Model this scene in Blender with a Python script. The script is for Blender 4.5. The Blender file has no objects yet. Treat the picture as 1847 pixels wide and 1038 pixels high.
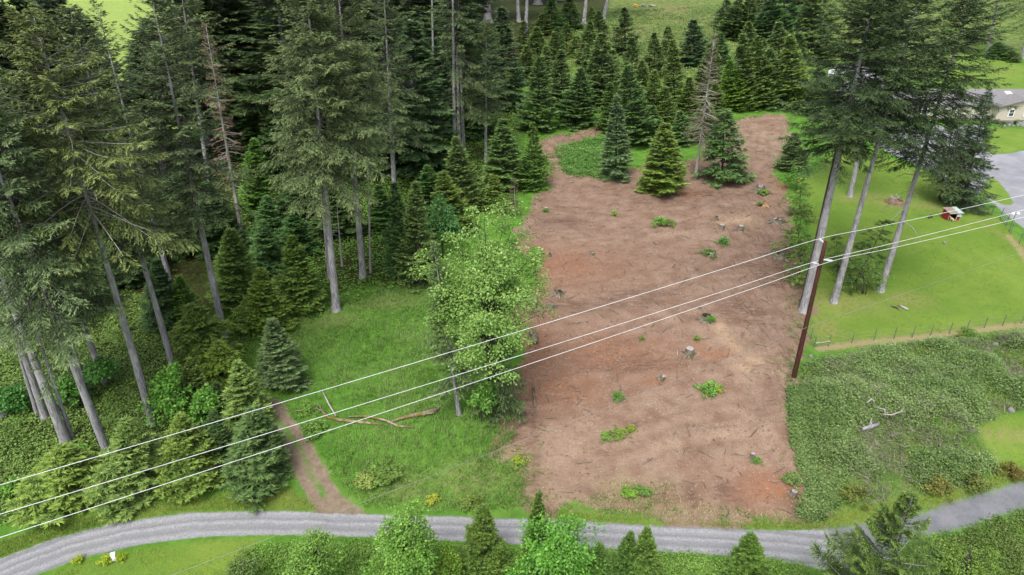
import bpy, math, random
import numpy as np
from mathutils import Vector, Matrix, Euler

# ------------------------------------------------------------------ camera, sky, sun, exposure
scene = bpy.context.scene
COL = scene.collection
PITCH = math.radians(28.3)
CAM_H = 36.0
FPX = 1231.0                       # focal length in photo pixels (1847 wide)
cam_d = bpy.data.cameras.new('camera')
cam_d.sensor_width = 36.0
cam_d.lens = 36.0 * FPX / 1847.0
cam_d.clip_start = 0.5
cam_d.clip_end = 3000.0
cam = bpy.data.objects.new('camera', cam_d)
cam.location = (0, 0, CAM_H)
cam.rotation_euler = (math.pi / 2 - PITCH, 0, 0)
COL.objects.link(cam)
scene.camera = cam

SUN_EL, SUN_ROT = math.radians(58), math.radians(200)
world = bpy.data.worlds.new('World')
scene.world = world
world.use_nodes = True
wn = world.node_tree
wn.nodes.clear()
sky = wn.nodes.new('ShaderNodeTexSky')
sky.sky_type = 'NISHITA'
sky.sun_disc = False
sky.sun_elevation = SUN_EL
sky.sun_rotation = SUN_ROT
sky.air_density = 1.0
sky.dust_density = 4.0
sky.ozone_density = 1.0
hsv = wn.nodes.new('ShaderNodeHueSaturation')      # overcast: the blue is greyed out by cloud
hsv.inputs['Saturation'].default_value = 0.38
bg = wn.nodes.new('ShaderNodeBackground')
bg.inputs['Strength'].default_value = 0.145
wo = wn.nodes.new('ShaderNodeOutputWorld')
wn.links.new(sky.outputs[0], hsv.inputs['Color'])
wn.links.new(hsv.outputs[0], bg.inputs['Color'])
wn.links.new(bg.outputs[0], wo.inputs['Surface'])

sun_d = bpy.data.lights.new('sun', 'SUN')
sun_d.energy = 1.4
sun_d.angle = math.radians(24)
sun_d.color = (1.0, 0.975, 0.94)
sun = bpy.data.objects.new('sun', sun_d)
sun.rotation_euler = (math.radians(90) - SUN_EL, 0, math.pi - SUN_ROT)
COL.objects.link(sun)

scene.view_settings.view_transform = 'Standard'
scene.view_settings.look = 'None'
scene.view_settings.exposure = 1.0
scene.view_settings.gamma = 1.0
scene.view_settings.use_curve_mapping = False
scene.render.engine = 'CYCLES'
scene.cycles.max_bounces = 5
scene.cycles.diffuse_bounces = 3
scene.cycles.transmission_bounces = 4
scene.cycles.caustics_reflective = False
scene.cycles.caustics_refractive = False

CP, SP = math.cos(PITCH), math.sin(PITCH)
rng = np.random.default_rng(7)
rnd = random.Random(11)

# ------------------------------------------------------------------ terrain height, pixel -> ground point
def sstep(a, b, x):
    t = np.clip((np.asarray(x, float) - a) / (b - a), 0, 1)
    return t * t * (3 - 2 * t)

def hgt(x, y):
    x = np.asarray(x, float); y = np.asarray(y, float)
    z = 0.04 * (y - 50) - 1.6 * sstep(45, 33, y)
    z = z + 0.22 * np.sin(x * 0.09 + 1.3) * np.sin(y * 0.11 + 0.5) + 0.12 * np.sin(x * 0.23 + y * 0.17)
    return z

def ray(px, py):
    u = (px - 923.5) / FPX; v = (py - 519.0) / FPX
    return u, CP - v * SP, -SP - v * CP

def at(px, py, lift=0.0):
    """the ground point seen at a pixel of the photograph"""
    dx, dy, dz = ray(px, py)
    if dz > -0.06: dz = -0.06
    t = CAM_H / -dz
    for _ in range(12):
        g = float(hgt(dx * t, dy * t)) + lift
        t = t - (CAM_H + dz * t - g) / (dz - 0.04 * dy)
    return Vector((dx * t, dy * t, float(hgt(dx * t, dy * t)) + lift))

def at_depth(px, py, Y):
    dx, dy, dz = ray(px, py)
    t = Y / dy
    return Vector((dx * t, Y, CAM_H + dz * t))

def at_z(px, py, z):
    dx, dy, dz = ray(px, py)
    t = (z - CAM_H) / dz
    return Vector((dx * t, dy * t, z))

def pix(p):
    d = p[1] * CP - (p[2] - CAM_H) * SP
    up = p[1] * SP + (p[2] - CAM_H) * CP
    return 923.5 + FPX * p[0] / d, 519.0 - FPX * up / d, d

# ------------------------------------------------------------------ object helpers
def tag(o, label=None, cat=None, group=None, kind=None):
    if label: o['label'] = label
    if cat: o['category'] = cat
    if group: o['group'] = group
    if kind: o['kind'] = kind
    return o

def thing(name, loc, label, cat, group=None, rz=0.0):
    o = bpy.data.objects.new(name, None)
    o.empty_display_size = 0.3
    COL.objects.link(o)
    o.location = loc
    o.rotation_euler = (0, 0, rz)
    return tag(o, label, cat, group)

def link(name, me, parent=None, mat=None):
    o = bpy.data.objects.new(name, me)
    COL.objects.link(o)
    if parent is not None: o.parent = parent
    if mat is not None and not me.materials: me.materials.append(mat)
    return o

def np_mesh(name, verts, loops, starts, mat=None, attrs=None, smooth=False):
    me = bpy.data.meshes.new(name)
    nv, nl, nf = len(verts), len(loops), len(starts)
    me.vertices.add(nv); me.loops.add(nl); me.polygons.add(nf)
    me.vertices.foreach_set('co', np.ascontiguousarray(verts, dtype=np.float32).ravel())
    me.loops.foreach_set('vertex_index', np.ascontiguousarray(loops, dtype=np.int32))
    me.polygons.foreach_set('loop_start', np.ascontiguousarray(starts, dtype=np.int32))
    if smooth: me.polygons.foreach_set('use_smooth', np.ones(nf, dtype=bool))
    if attrs:
        for k, a in attrs.items():
            at_ = me.attributes.new(k, 'FLOAT', 'POINT')
            at_.data.foreach_set('value', np.ascontiguousarray(a, dtype=np.float32))
    me.update(calc_edges=True)
    if mat: me.materials.append(mat)
    return me

def py_mesh(name, verts, faces, mat=None, smooth=False):
    me = bpy.data.meshes.new(name)
    me.from_pydata([tuple(v) for v in verts], [], faces)
    if smooth: me.polygons.foreach_set('use_smooth', np.ones(len(faces), dtype=bool))
    me.update()
    if mat: me.materials.append(mat)
    return me

class MB:
    """collects boxes, tubes and prisms into one mesh"""
    def __init__(s): s.v = []; s.f = []
    def add(s, vs, fs):
        n = len(s.v); s.v += [tuple(v) for v in vs]; s.f += [tuple(i + n for i in f) for f in fs]; return s
    def box(s, c, d, rz=0.0, tilt=None):
        M = Matrix.Rotation(rz, 3, 'Z')
        if tilt: M = M @ Euler(tilt).to_matrix()
        vs = []
        for k in range(8):
            q = Vector(((k & 1) - .5, ((k >> 1) & 1) - .5, ((k >> 2) & 1) - .5))
            vs.append(Vector(c) + M @ Vector((q.x * d[0], q.y * d[1], q.z * d[2])))
        return s.add(vs, [(0, 2, 3, 1), (4, 5, 7, 6), (0, 1, 5, 4), (2, 6, 7, 3), (0, 4, 6, 2), (1, 3, 7, 5)])
    def tube(s, pts, rads, n=8, cap=True, jag=0.0, seed=0):
        r_ = random.Random(seed)
        pts = [Vector(p) for p in pts]
        rings = []
        n0 = len(s.v)
        a = None
        for i, p in enumerate(pts):
            t = (pts[min(i + 1, len(pts) - 1)] - pts[max(i - 1, 0)])
            t = t.normalized() if t.length > 1e-9 else Vector((0, 0, 1))
            if a is None:
                a = Vector((1, 0, 0)) if abs(t.x) < .8 else Vector((0, 1, 0))
            a = (a - t * a.dot(t)).normalized()
            b = t.cross(a)
            for k in range(n):
                th = 2 * math.pi * k / n
                r = rads[i] * (1 + (r_.uniform(-jag, jag) if jag else 0))
                s.v.append(tuple(p + a * (r * math.cos(th)) + b * (r * math.sin(th))))
        for i in range(len(pts) - 1):
            for k in range(n):
                k2 = (k + 1) % n
                s.f.append((n0 + i * n + k, n0 + i * n + k2, n0 + (i + 1) * n + k2, n0 + (i + 1) * n + k))
        if cap:
            s.f.append(tuple(n0 + k for k in reversed(range(n))))
            s.f.append(tuple(n0 + (len(pts) - 1) * n + k for k in range(n)))
        return s
    def mesh(s, name, mat=None, smooth=False): return py_mesh(name, s.v, s.f, mat, smooth)
    def build(s, name, mat=None, parent=None, smooth=False):
        return link(name, s.mesh(name, mat, smooth), parent)

# ------------------------------------------------------------------ node helpers and materials
class NG:
    def __init__(s, name):
        s.m = bpy.data.materials.new(name); s.m.use_nodes = True
        s.t = s.m.node_tree; s.t.nodes.clear()
        s.out = s.t.nodes.new('ShaderNodeOutputMaterial')
    def n(s, typ, props=None, **ins):
        nd = s.t.nodes.new(typ)
        for k, v in (props or {}).items(): setattr(nd, k, v)
        for k, v in ins.items():
            key = int(k[1:]) if k[0] == 'i' and k[1:].isdigit() else k.replace('_', ' ')
            s.put(nd.inputs[key], v)
        return nd
    def put(s, sock, v):
        if isinstance(v, bpy.types.NodeSocket): s.t.links.new(v, sock)
        elif v is not None:
            if hasattr(sock.default_value, '__len__') and not hasattr(v, '__len__'): v = (v,) * len(sock.default_value)
            if hasattr(v, '__len__') and len(v) == 3 and len(sock.default_value) == 4: v = (*v, 1)
            sock.default_value = v
    def noise(s, scale, detail=4, rough=.55, vec=None, dist=0.0):
        return s.n('ShaderNodeTexNoise', Vector=vec, Scale=scale, Detail=detail, Roughness=rough, Distortion=dist).outputs['Fac']
    def vor(s, scale, vec=None, feature='F1', out='Distance', rnd_=1.0):
        return s.n('ShaderNodeTexVoronoi', {'feature': feature}, Vector=vec, Scale=scale, Randomness=rnd_).outputs[out]
    def math(s, op, a, b=None, c=None, clamp=False):
        nd = s.t.nodes.new('ShaderNodeMath'); nd.operation = op; nd.use_clamp = clamp
        for i, v in enumerate((a, b, c)):
            if v is not None: s.put(nd.inputs[i], v)
        return nd.outputs[0]
    def ramp(s, v, a, b, lo=0.0, hi=1.0):
        nd = s.n('ShaderNodeMapRange', {'interpolation_type': 'SMOOTHSTEP'}, Value=v, From_Min=a, From_Max=b, To_Min=lo, To_Max=hi)
        return nd.outputs[0]
    def mix(s, f, a, b, mode='MIX'):
        nd = s.t.nodes.new('ShaderNodeMix'); nd.data_type = 'RGBA'; nd.blend_type = mode
        s.put(nd.inputs[0], f); s.put(nd.inputs[6], a); s.put(nd.inputs[7], b)
        return nd.outputs[2]
    def attr(s, name): return s.n('ShaderNodeAttribute', {'attribute_name': name}).outputs['Fac']
    def pos(s): return s.n('ShaderNodeNewGeometry').outputs['Position']
    def obj(s): return s.n('ShaderNodeTexCoord').outputs['Object']
    def mapv(s, vec, scale=(1, 1, 1), rot=(0, 0, 0)):
        return s.n('ShaderNodeMapping', Vector=vec, Scale=scale, Rotation=rot).outputs[0]
    def surf(s, col, rough=.9, spec=.2, bump=None, bstr=.5, bdist=.05, metal=0.0):
        p = s.n('ShaderNodeBsdfPrincipled', Base_Color=col, Roughness=rough, Metallic=metal)
        p.inputs['Specular IOR Level'].default_value = spec
        if bump is not None:
            b = s.n('ShaderNodeBump', Height=bump, Strength=bstr, Distance=bdist)
            s.t.links.new(b.outputs[0], p.inputs['Normal'])
        s.t.links.new(p.outputs[0], s.out.inputs['Surface'])
        return s.m

def srgb(r, g, b, k=1.0):
    f = lambda c: ((c / 255 + .055) / 1.055) ** 2.4 if c > 10 else c / 255 / 12.92
    return (f(r) * k, f(g) * k, f(b) * k)

def plain(name, col, rough=.7, var=.25, scale=3.0, spec=.3, metal=0.0, bump=.2):
    g = NG(name)
    n1 = g.noise(scale, 5, .6, g.obj())
    c = g.mix(g.ramp(n1, .3, .75), tuple(x * (1 - var) for x in col), tuple(min(1, x * (1 + var)) for x in col))
    return g.surf(c, rough, spec, g.noise(scale * 6, 3, .6, g.obj()), bump, .02, metal)

def leaf_mat(name, dark, light, tipc, transl=.22, spec=.25, nscale=.9):
    """needles or leaves: two greens mottled through the crown, tips and clump tops paler for new growth and painted crown light, each plant its own tint"""
    g = NG(name)
    oi = g.n('ShaderNodeObjectInfo')
    t = g.attr('tint')
    r = g.attr('rnd')
    nz = g.noise(nscale, 3, .6, g.pos())
    f = g.ramp(g.math('ADD', g.math('MULTIPLY', nz, .8), g.math('MULTIPLY', r, .40)), .35, .80)
    c = g.mix(f, dark, light)
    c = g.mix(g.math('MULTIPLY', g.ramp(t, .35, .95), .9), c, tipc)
    c = g.mix(1.0, c, oi.outputs['Color'], 'MULTIPLY')
    p = g.n('ShaderNodeBsdfPrincipled', Base_Color=c, Roughness=.55)
    p.inputs['Specular IOR Level'].default_value = spec
    tr = g.n('ShaderNodeBsdfTranslucent', Color=c)
    ms = g.n('ShaderNodeMixShader', i0=transl)
    g.t.links.new(p.outputs[0], ms.inputs[1]); g.t.links.new(tr.outputs[0], ms.inputs[2])
    g.t.links.new(ms.outputs[0], g.out.inputs['Surface'])
    return g.m

def bark_mat(name, a, b, moss=None):
    g = NG(name)
    v = g.mapv(g.obj(), (6, 6, .7))
    n1 = g.noise(1.9, 8, .75, v, .4)
    n2 = g.noise(.35, 3, .6, g.obj())
    c = g.mix(g.ramp(n1, .35, .7), a, b)
    c = g.mix(g.ramp(n2, .45, .75, 0, .5), c, tuple(min(1, x * 1.5) for x in b))
    if moss: c = g.mix(g.ramp(g.noise(1.3, 4, .6, g.obj()), .45, .62), c, moss)
    c = g.mix(1.0, c, g.n('ShaderNodeObjectInfo').outputs['Color'], 'MULTIPLY')
    return g.surf(c, .9, .15, n1, .7, .06)

M = {}
M['fir'] = leaf_mat('fir_needles', (.026, .046, .019), (.100, .148, .064), (.200, .250, .115), .15)
M['dark'] = leaf_mat('dark_needles', (.014, .029, .013), (.050, .084, .036), (.125, .165, .072), .15)
M['young'] = leaf_mat('young_needles', (.028, .052, .019), (.100, .155, .055), (.225, .290, .105), .18)
M['maple'] = leaf_mat('maple_leaves', (.075, .155, .040), (.180, .290, .090), (.300, .410, .160), .3, .4)
M['bush'] = leaf_mat('bush_leaves', (.065, .110, .028), (.150, .220, .062), (.230, .300, .110), .3, .3)
M['salal'] = leaf_mat('salal_leaves', (.040, .065, .018), (.130, .180, .055), (.200, .240, .090), .2, .3)
M['bramble'] = leaf_mat('bramble_leaves', (.060, .115, .028), (.180, .270, .080), (.300, .370, .150), .25, .3)
M['grassblade'] = leaf_mat('grass_blades', (.074, .170, .026), (.140, .262, .048), (.205, .295, .088), .3, .2, .35)
M['deadneedle'] = leaf_mat('dead_needles', (.130, .100, .076), (.225, .175, .130), (.280, .225, .170), .2, .2)
M['chips'] = leaf_mat('wood_chips', (.260, .180, .120), (.400, .300, .205), (.42, .33, .23), 0.0, .2)
M['bark'] = bark_mat('grey_bark', (.120, .115, .122), (.40, .388, .40))
M['darkbark'] = bark_mat('dark_bark', (.040, .034, .030), (.095, .085, .076))
M['deadwood'] = bark_mat('bleached_wood', (.200, .180, .160), (.420, .400, .370))
M['mosslog'] = bark_mat('mossy_log', (.125, .095, .060), (.330, .275, .215), (.150, .108, .028))
M['stump'] = bark_mat('stump_wood', (.105, .085, .065), (.235, .200, .170), (.075, .085, .035))
M['cutwood'] = plain('cut_wood', (.30, .28, .27), .9, .3, 4)
M['orangewood'] = plain('orange_wood', (.30, .19, .11), .85, .3, 4)
M['pole'] = bark_mat('pole_wood', (.040, .017, .012), (.075, .032, .022))
M['steel'] = plain('galvanised_steel', (.62, .64, .66), .45, .1, 6, .5, .3)
M['wire'] = plain('bare_aluminium', (.58, .59, .60), .5, .05, 3, .5)
M['thinwire'] = plain('dull_cable', (.20, .21, .19), .6, .1, 3, .4)
M['fencepost'] = plain('fence_post_metal', (.12, .11, .10), .7, .3, 6)
M['redpaint'] = plain('red_painted_board', (.235, .022, .020), .6, .25, 5)
M['tinroof'] = plain('tin_roof', (.42, .50, .49), .45, .15, 4, .5, .2)
M['rustroof'] = plain('brown_roof', (.22, .18, .14), .7, .3, 4)
M['darkin'] = plain('dark_timber', (.030, .026, .024), .9, .3, 4)
M['tanwall'] = plain('tan_siding', (.42, .385, .325), .8, .06, 4)
M['shingle'] = plain('grey_shingle', (.170, .166, .170), .9, .14, 2.2)
M['whitepaint'] = plain('white_paint', (.80, .80, .80), .5, .04, 4)
M['brownfascia'] = plain('brown_fascia', (.16, .115, .09), .6, .15, 5)
M['glass'] = plain('window_glass', (.05, .065, .08), .12, .2, 2, .6, 0, 0)
M['carwhite'] = plain('white_car_paint', (.80, .82, .85), .3, .03, 2, .5, 0, 0)
M['rubber'] = plain('black_rubber', (.025, .025, .025), .8, .2, 6)
M['chrome'] = plain('grey_metal', (.38, .39, .40), .4, .1, 6, .5, .5)
M['redlamp'] = plain('red_lamp', (.4, .03, .02), .3, .1, 6, .5)
M['bluedrum'] = plain('blue_plastic', (.03, .19, .52), .4, .1, 4, .5)
M['wool'] = plain('tan_wool', (.48, .36, .22), .95, .2, 9)
M['blackfur'] = plain('black_fur', (.030, .028, .026), .9, .3, 9)
M['rock'] = plain('grey_rock', (.20, .19, .185), .9, .3, 3, .2, 0, .6)
M['yellowtarp'] = plain('yellow_ochre_patch', (.52, .33, .04), .7, .2, 4)
M['redsoil'] = plain('red_soil', (.16, .10, .065), .95, .3, 3)

# ------------------------------------------------------------------ the ground, in regions that share one sheet
def P(*pts):
    return np.array([(at(a, b).x, at(a, b).y) for a, b in pts])

def sdist(poly, X, Y):
    """signed distance to a polygon in metres, positive inside"""
    sh = X.shape; X = X.ravel(); Y = Y.ravel()
    d2 = np.full(X.shape, 1e12); inside = np.zeros(X.shape, bool)
    n = len(poly)
    for i in range(n):
        ax, ay = poly[i]; bx, by = poly[(i + 1) % n]
        ex, ey = bx - ax, by - ay
        L = ex * ex + ey * ey + 1e-12
        t = np.clip(((X - ax) * ex + (Y - ay) * ey) / L, 0, 1)
        d2 = np.minimum(d2, (X - ax - t * ex) ** 2 + (Y - ay - t * ey) ** 2)
        c = ((ay > Y) != (by > Y)) & (X < (bx - ax) * (Y - ay) / (by - ay + 1e-12) + ax)
        inside ^= c
    return (np.sqrt(d2) * np.where(inside, 1, -1)).reshape(sh)

def ldist(line, X, Y):
    """signed lateral distance to a polyline (positive on its left)"""
    sh = X.shape; X = X.ravel(); Y = Y.ravel()
    best = np.full(X.shape, 1e12); sgn = np.ones(X.shape)
    for i in range(len(line) - 1):
        ax, ay = line[i]; bx, by = line[i + 1]
        ex, ey = bx - ax, by - ay
        L = ex * ex + ey * ey + 1e-12
        t = np.clip(((X - ax) * ex + (Y - ay) * ey) / L, 0, 1)
        d = (X - ax - t * ex) ** 2 + (Y - ay - t * ey) ** 2
        up = d < best
        best = np.where(up, d, best)
        sgn = np.where(up, np.sign(ex * (Y - ay) - ey * (X - ax)), sgn)
    return (np.sqrt(best) * sgn).reshape(sh)

DIRT = P((958, 935), (948, 862), (952, 832), (918, 828), (886, 822), (902, 790), (922, 745), (930, 690), (942, 620), (942, 545), (975, 500),
         (962, 465), (948, 420), (956, 372), (982, 347), (998, 320), (990, 292), (978, 268), (992, 246), (1032, 243), (1085, 228), (1098, 224),
         (1098, 234), (1040, 254), (1004, 266), (1003, 292), (1018, 318), (1062, 320), (1150, 305), (1235, 292), (1300, 280), (1318, 250),
         (1318, 220), (1352, 212), (1412, 208), (1424, 232), (1414, 280), (1398, 318), (1418, 345), (1424, 400), (1432, 455), (1444, 520),
         (1440, 600), (1422, 675), (1434, 750), (1440, 805), (1474, 868), (1462, 905), (1444, 938), (1400, 946), (1250, 938), (1060, 918))
ROAD = P((-140, 1068), (0, 1008), (100, 970), (200, 945), (330, 926), (450, 922), (600, 925), (800, 931), (1000, 938), (1200, 950), (1400, 957), (1500, 955),
         (1560, 950), (1600, 985), (1640, 1045), (1560, 1045), (1400, 1009), (1200, 996), (1000, 986), (850, 977), (700, 970), (500, 965), (360, 969),
         (250, 983), (150, 1006), (60, 1038), (-40, 1085))
ROADC = P((-90, 1076), (30, 1023), (125, 988), (225, 964), (345, 947), (475, 943), (650, 947), (825, 954), (1000, 962), (1200, 973), (1400, 983), (1560, 1000), (1640, 1040))
ASPH = P((1490, 955), (1560, 946), (1600, 938), (1657, 927), (1740, 900), (1847, 868), (2000, 820), (2000, 872), (1847, 916), (1740, 952), (1660, 968), (1600, 990), (1560, 1000), (1510, 985))
TRACKC = P((615, 930), (585, 895), (560, 850), (540, 810), (518, 778), (500, 758), (485, 735))
LAWN = P((1452, 330), (1480, 300), (1520, 255), (1560, 270), (1640, 300), (1700, 330), (1760, 372), (1800, 398), (1822, 420), (1847, 450), (2050, 480), (2050, 590), (1847, 590), (1750, 598), (1620, 606),
         (1500, 628), (1470, 612), (1462, 560), (1472, 480), (1460, 400))
LAWNS = [LAWN,
         P((1778, 232), (2050, 224), (2050, 262), (1847, 268), (1820, 276), (1785, 276), (1774, 258)),
         P((1787, 318), (1800, 326), (1818, 348), (1829, 368), (1815, 372), (1795, 362), (1767, 352), (1776, 332)),
         P((1722, 372), (1760, 362), (1800, 392), (1847, 438), (2050, 480), (2050, 600), (1847, 520), (1790, 430)),
         P((1760, 772), (1800, 752), (1850, 748), (2050, 730), (2050, 810), (1847, 850), (1800, 862), (1775, 800)),
         P((-200, 1110), (60, 1046), (150, 1012), (260, 990), (370, 975), (470, 970), (440, 1040), (420, 1160), (-200, 1160)),
         P((1760, 80), (1847, 95), (2100, 110), (2100, 168), (1847, 175), (1740, 166), (1700, 130))]
VERGE = P((-100, 1010), (100, 945), (220, 918), (380, 898), (520, 880), (580, 920), (450, 920), (330, 923), (200, 942), (60, 982), (-100, 1045))
VERGE2 = P((960, 918), (1060, 930), (1250, 942), (1440, 940), (1550, 915), (1700, 888), (1847, 842), (2000, 800), (2000, 822), (1847, 866), (1657, 926), (1500, 953), (1400, 955), (1200, 948), (1000, 936))
DRIVE = P((1560, 215), (1640, 222), (1700, 228), (1776, 226), (1772, 258), (1783, 278), (1820, 278), (1847, 271), (2060, 262), (2060, 470), (1847, 412), (1815, 388), (1790, 366), (1764, 352),
          (1720, 335), (1680, 312), (1640, 292), (1600, 275), (1540, 235), (1500, 170), (1500, 120), (1560, 110), (1600, 150))
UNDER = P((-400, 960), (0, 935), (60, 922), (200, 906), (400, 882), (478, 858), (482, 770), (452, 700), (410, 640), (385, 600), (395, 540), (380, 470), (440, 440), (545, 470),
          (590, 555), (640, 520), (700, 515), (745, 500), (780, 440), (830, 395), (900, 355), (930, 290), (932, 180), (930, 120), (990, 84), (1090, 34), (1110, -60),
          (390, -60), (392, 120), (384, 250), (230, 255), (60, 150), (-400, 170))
FIELD = P((-500, 130), (-500, -70), (384, -70), (384, 120), (376, 236), (232, 240), (100, 130))
BRAMBLE = P((1440, 700), (1452, 660), (1490, 652), (1620, 624), (1847, 604), (2050, 596), (2050, 720), (1847, 738), (1752, 765), (1770, 800), (1792, 850), (1700, 882), (1560, 908), (1450, 930), (1480, 868), (1446, 800), (1438, 745))
BRAMBLE_EDGE = P((1424, 690), (1446, 690), (1450, 760), (1456, 810), (1490, 880), (1480, 935), (1440, 938), (1462, 880), (1432, 800))
SHADEWOOD = P((1405, 225), (1470, 215), (1470, 330), (1475, 560), (1440, 560), (1430, 420), (1420, 330))

def axis(a, b, fine, grow, lo, hi):
    c = list(np.arange(a, b, fine))
    s = fine
    while c[-1] < hi: s *= grow; c.append(c[-1] + s)
    s = fine
    while c[0] > lo: s *= grow; c.insert(0, c[0] - s)
    return np.array(c)
gx = axis(-46, 58, .31, 1.06, -900, 900)
gy = axis(27, 106, .31, 1.045, -60, 1500)
GX, GY = np.meshgrid(gx, gy)

def vnoise(X, Y, s, seed=0):
    X = X * s; Y = Y * s
    xi = np.floor(X).astype(np.int64); yi = np.floor(Y).astype(np.int64)
    fx = X - xi; fy = Y - yi
    fx = fx * fx * (3 - 2 * fx); fy = fy * fy * (3 - 2 * fy)
    def h(a, b):
        n = (a * 374761393 + b * 668265263 + seed * 974634777) & 0x7fffffff
        n = ((n ^ (n >> 13)) * 1274126177) & 0x7fffffff
        return ((n ^ (n >> 16)) & 0xffff) / 65535.0
    return (h(xi, yi) * (1 - fx) + h(xi + 1, yi) * fx) * (1 - fy) + (h(xi, yi + 1) * (1 - fx) + h(xi + 1, yi + 1) * fx) * fy

sd = {}
sd['dirt'] = sdist(DIRT, GX, GY)
sd['road'] = sdist(ROAD, GX, GY)
sd['asph'] = sdist(ASPH, GX, GY)
sd['drive'] = sdist(DRIVE, GX, GY)
sd['under'] = sdist(UNDER, GX, GY)
sd['field'] = sdist(FIELD, GX, GY)
sd['bramble'] = sdist(BRAMBLE, GX, GY)
sd['drive'] = np.minimum(sd['drive'], -np.maximum(sdist(LAWNS[1], GX, GY), sdist(LAWNS[2], GX, GY)))
_n = lambda f, k: vnoise(GX, GY, f, k) - .5
sd['dirt'] = sd['dirt'] + .35 + 2.2 * _n(.22, 101) + 1.7 * _n(.7, 102) + .5 * _n(1.9, 103)
sd['lawn'] = np.max([sdist(p, GX, GY) for p in LAWNS], axis=0)
STRAW = P((1478, 629), (1536, 621), (1612, 613), (1678, 608), (1743, 599), (1808, 590), (1900, 580))
sd['straw'] = .45 - np.abs(ldist(STRAW, GX, GY))
STRAW2 = P((1818, 425), (1838, 448), (1858, 480), (1900, 540))
sd['straw'] = np.maximum(sd['straw'], .4 - np.abs(ldist(STRAW2, GX, GY)))
at_far = sstep(125, 190, GY)
sd['verge'] = np.maximum(sdist(VERGE, GX, GY), sdist(VERGE2, GX, GY))
lane = ldist(ROADC, GX, GY)
tl = ldist(TRACKC, GX, GY)
FLARE = P((556, 930), (572, 908), (596, 888), (640, 908), (672, 930))
sd['track'] = np.maximum(1.25 - np.abs(tl), sdist(FLARE, GX, GY))
sd['rut'] = np.maximum(.42 - np.abs(np.abs(tl) - .62), sdist(FLARE, GX, GY) * .6)

def blobs(lst):
    """soft-edged stains of soil or dry grass, each at (pixel x, pixel y, radius along x in m, radius along y in m)"""
    a = np.zeros(GX.shape)
    for px, py, rx, ry in lst:
        c = at(px, py)
        q = ((GX - c.x) / rx) ** 2 + ((GY - c.y) / ry) ** 2
        a = np.maximum(a, np.exp(-q * 1.3))
    return a
at_dry = blobs([(1570, 354, 4, 1.8), (1610, 366, 4, 1.8), (1680, 372, 4, 2), (1530, 358, 2, 1.5), (600, 580, 3, 2), (520, 600, 2, 4), (700, 545, 5, 1.5), (1130, 885, 4.5, 1.6), (1080, 900, 3, 1.4), (1230, 920, 5, 1), (960, 905, 2, 1), (930, 850, 2, 3), (860, 860, 4, 2), (720, 880, 3, 1.5), (1520, 545, 5, 3), (1640, 540, 3, 2),
                (1500, 628, 2, .7), (1540, 622, 2.5, .7), (1590, 616, 3, .7), (1640, 611, 3, .7), (1690, 606, 3, .7), (1740, 600, 3, .7), (1790, 594, 3, .7), (1840, 588, 3, .7), (1520, 750, 3, 3), (1700, 640, 4, 2), (1490, 595, 2, 3), (1190, 120, 9, 14), (1150, 60, 14, 18), (1290, 40, 16, 22), (1220, 20, 14, 20), (1040, 90, 8, 10), (1830, 440, .6, 8), (1820, 785, 3, 1), (1700, 905, 6, .7), (1560, 935, 5, .6)])
at_red = blobs([(1290, 640, 2.6, 1.2), (1400, 888, 2.2, 1.2), (1180, 688, 1.5, .7), (1000, 480, 9, 6), (960, 640, 4, 8), (1425, 335, 2, 4), (1370, 880, 3, 2), (1010, 700, 6, 4), (1100, 640, 8, 4), (1250, 350, 3, 2)])
at_tan = blobs([(1300, 592, .9, 1.4), (1312, 608, 1.0, 1.6), (1322, 624, .8, 1.4), (1335, 396, 2.6, 1.6), (1306, 402, 1.2, 1.0), (1345, 665, 1.2, 1.0), (1360, 650, 1.5, 1.4)])
at_orange = blobs([(1282, 636, 1.7, .8), (1268, 622, 1.0, .8), (1178, 689, 1.0, .5), (1395, 886, 1.6, .8), (1376, 374, 1.0, 1.0), (1420, 340, 1.4, 2.2)])
at_dark = blobs([(1080, 548, 9, 1.4), (1160, 530, 6, 1.4), (940, 780, 1.4, 4.5), (965, 790, .5, 6), (1200, 890, 1, 1.6), (1250, 900, .8, 1.4), (1310, 895, 1.2, 1.4), (1340, 480, 4, 2.5), (1380, 500, 3, 3), (1250, 645, 1.4, .8),
                 (1290, 350, 8, 2), (1190, 362, 6, 2), (1110, 340, 5, 1.6), (1010, 400, 4, 2), (1420, 480, 2, 4), (1340, 560, 4, 3), (640, 905, 1, .8), (1440, 900, 1.5, 1.5), (1150, 660, 5, 1)])
at_pale = blobs([(1310, 610, 1.6, 3.0), (1330, 395, 4, 2), (1300, 780, 9, 3), (1360, 650, 6, 6), (1100, 800, 8, 3), (1370, 250, 10, 14), (1010, 300, 3, 3), (1200, 425, 6, 2), (1060, 430, 6, 2), (1200, 740, 8, 2)])
at_side = sstep(20.5, 25.5, GX) * sstep(120, 70, GY)         # the strip of tyre marks along the right edge of the clearing

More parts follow.
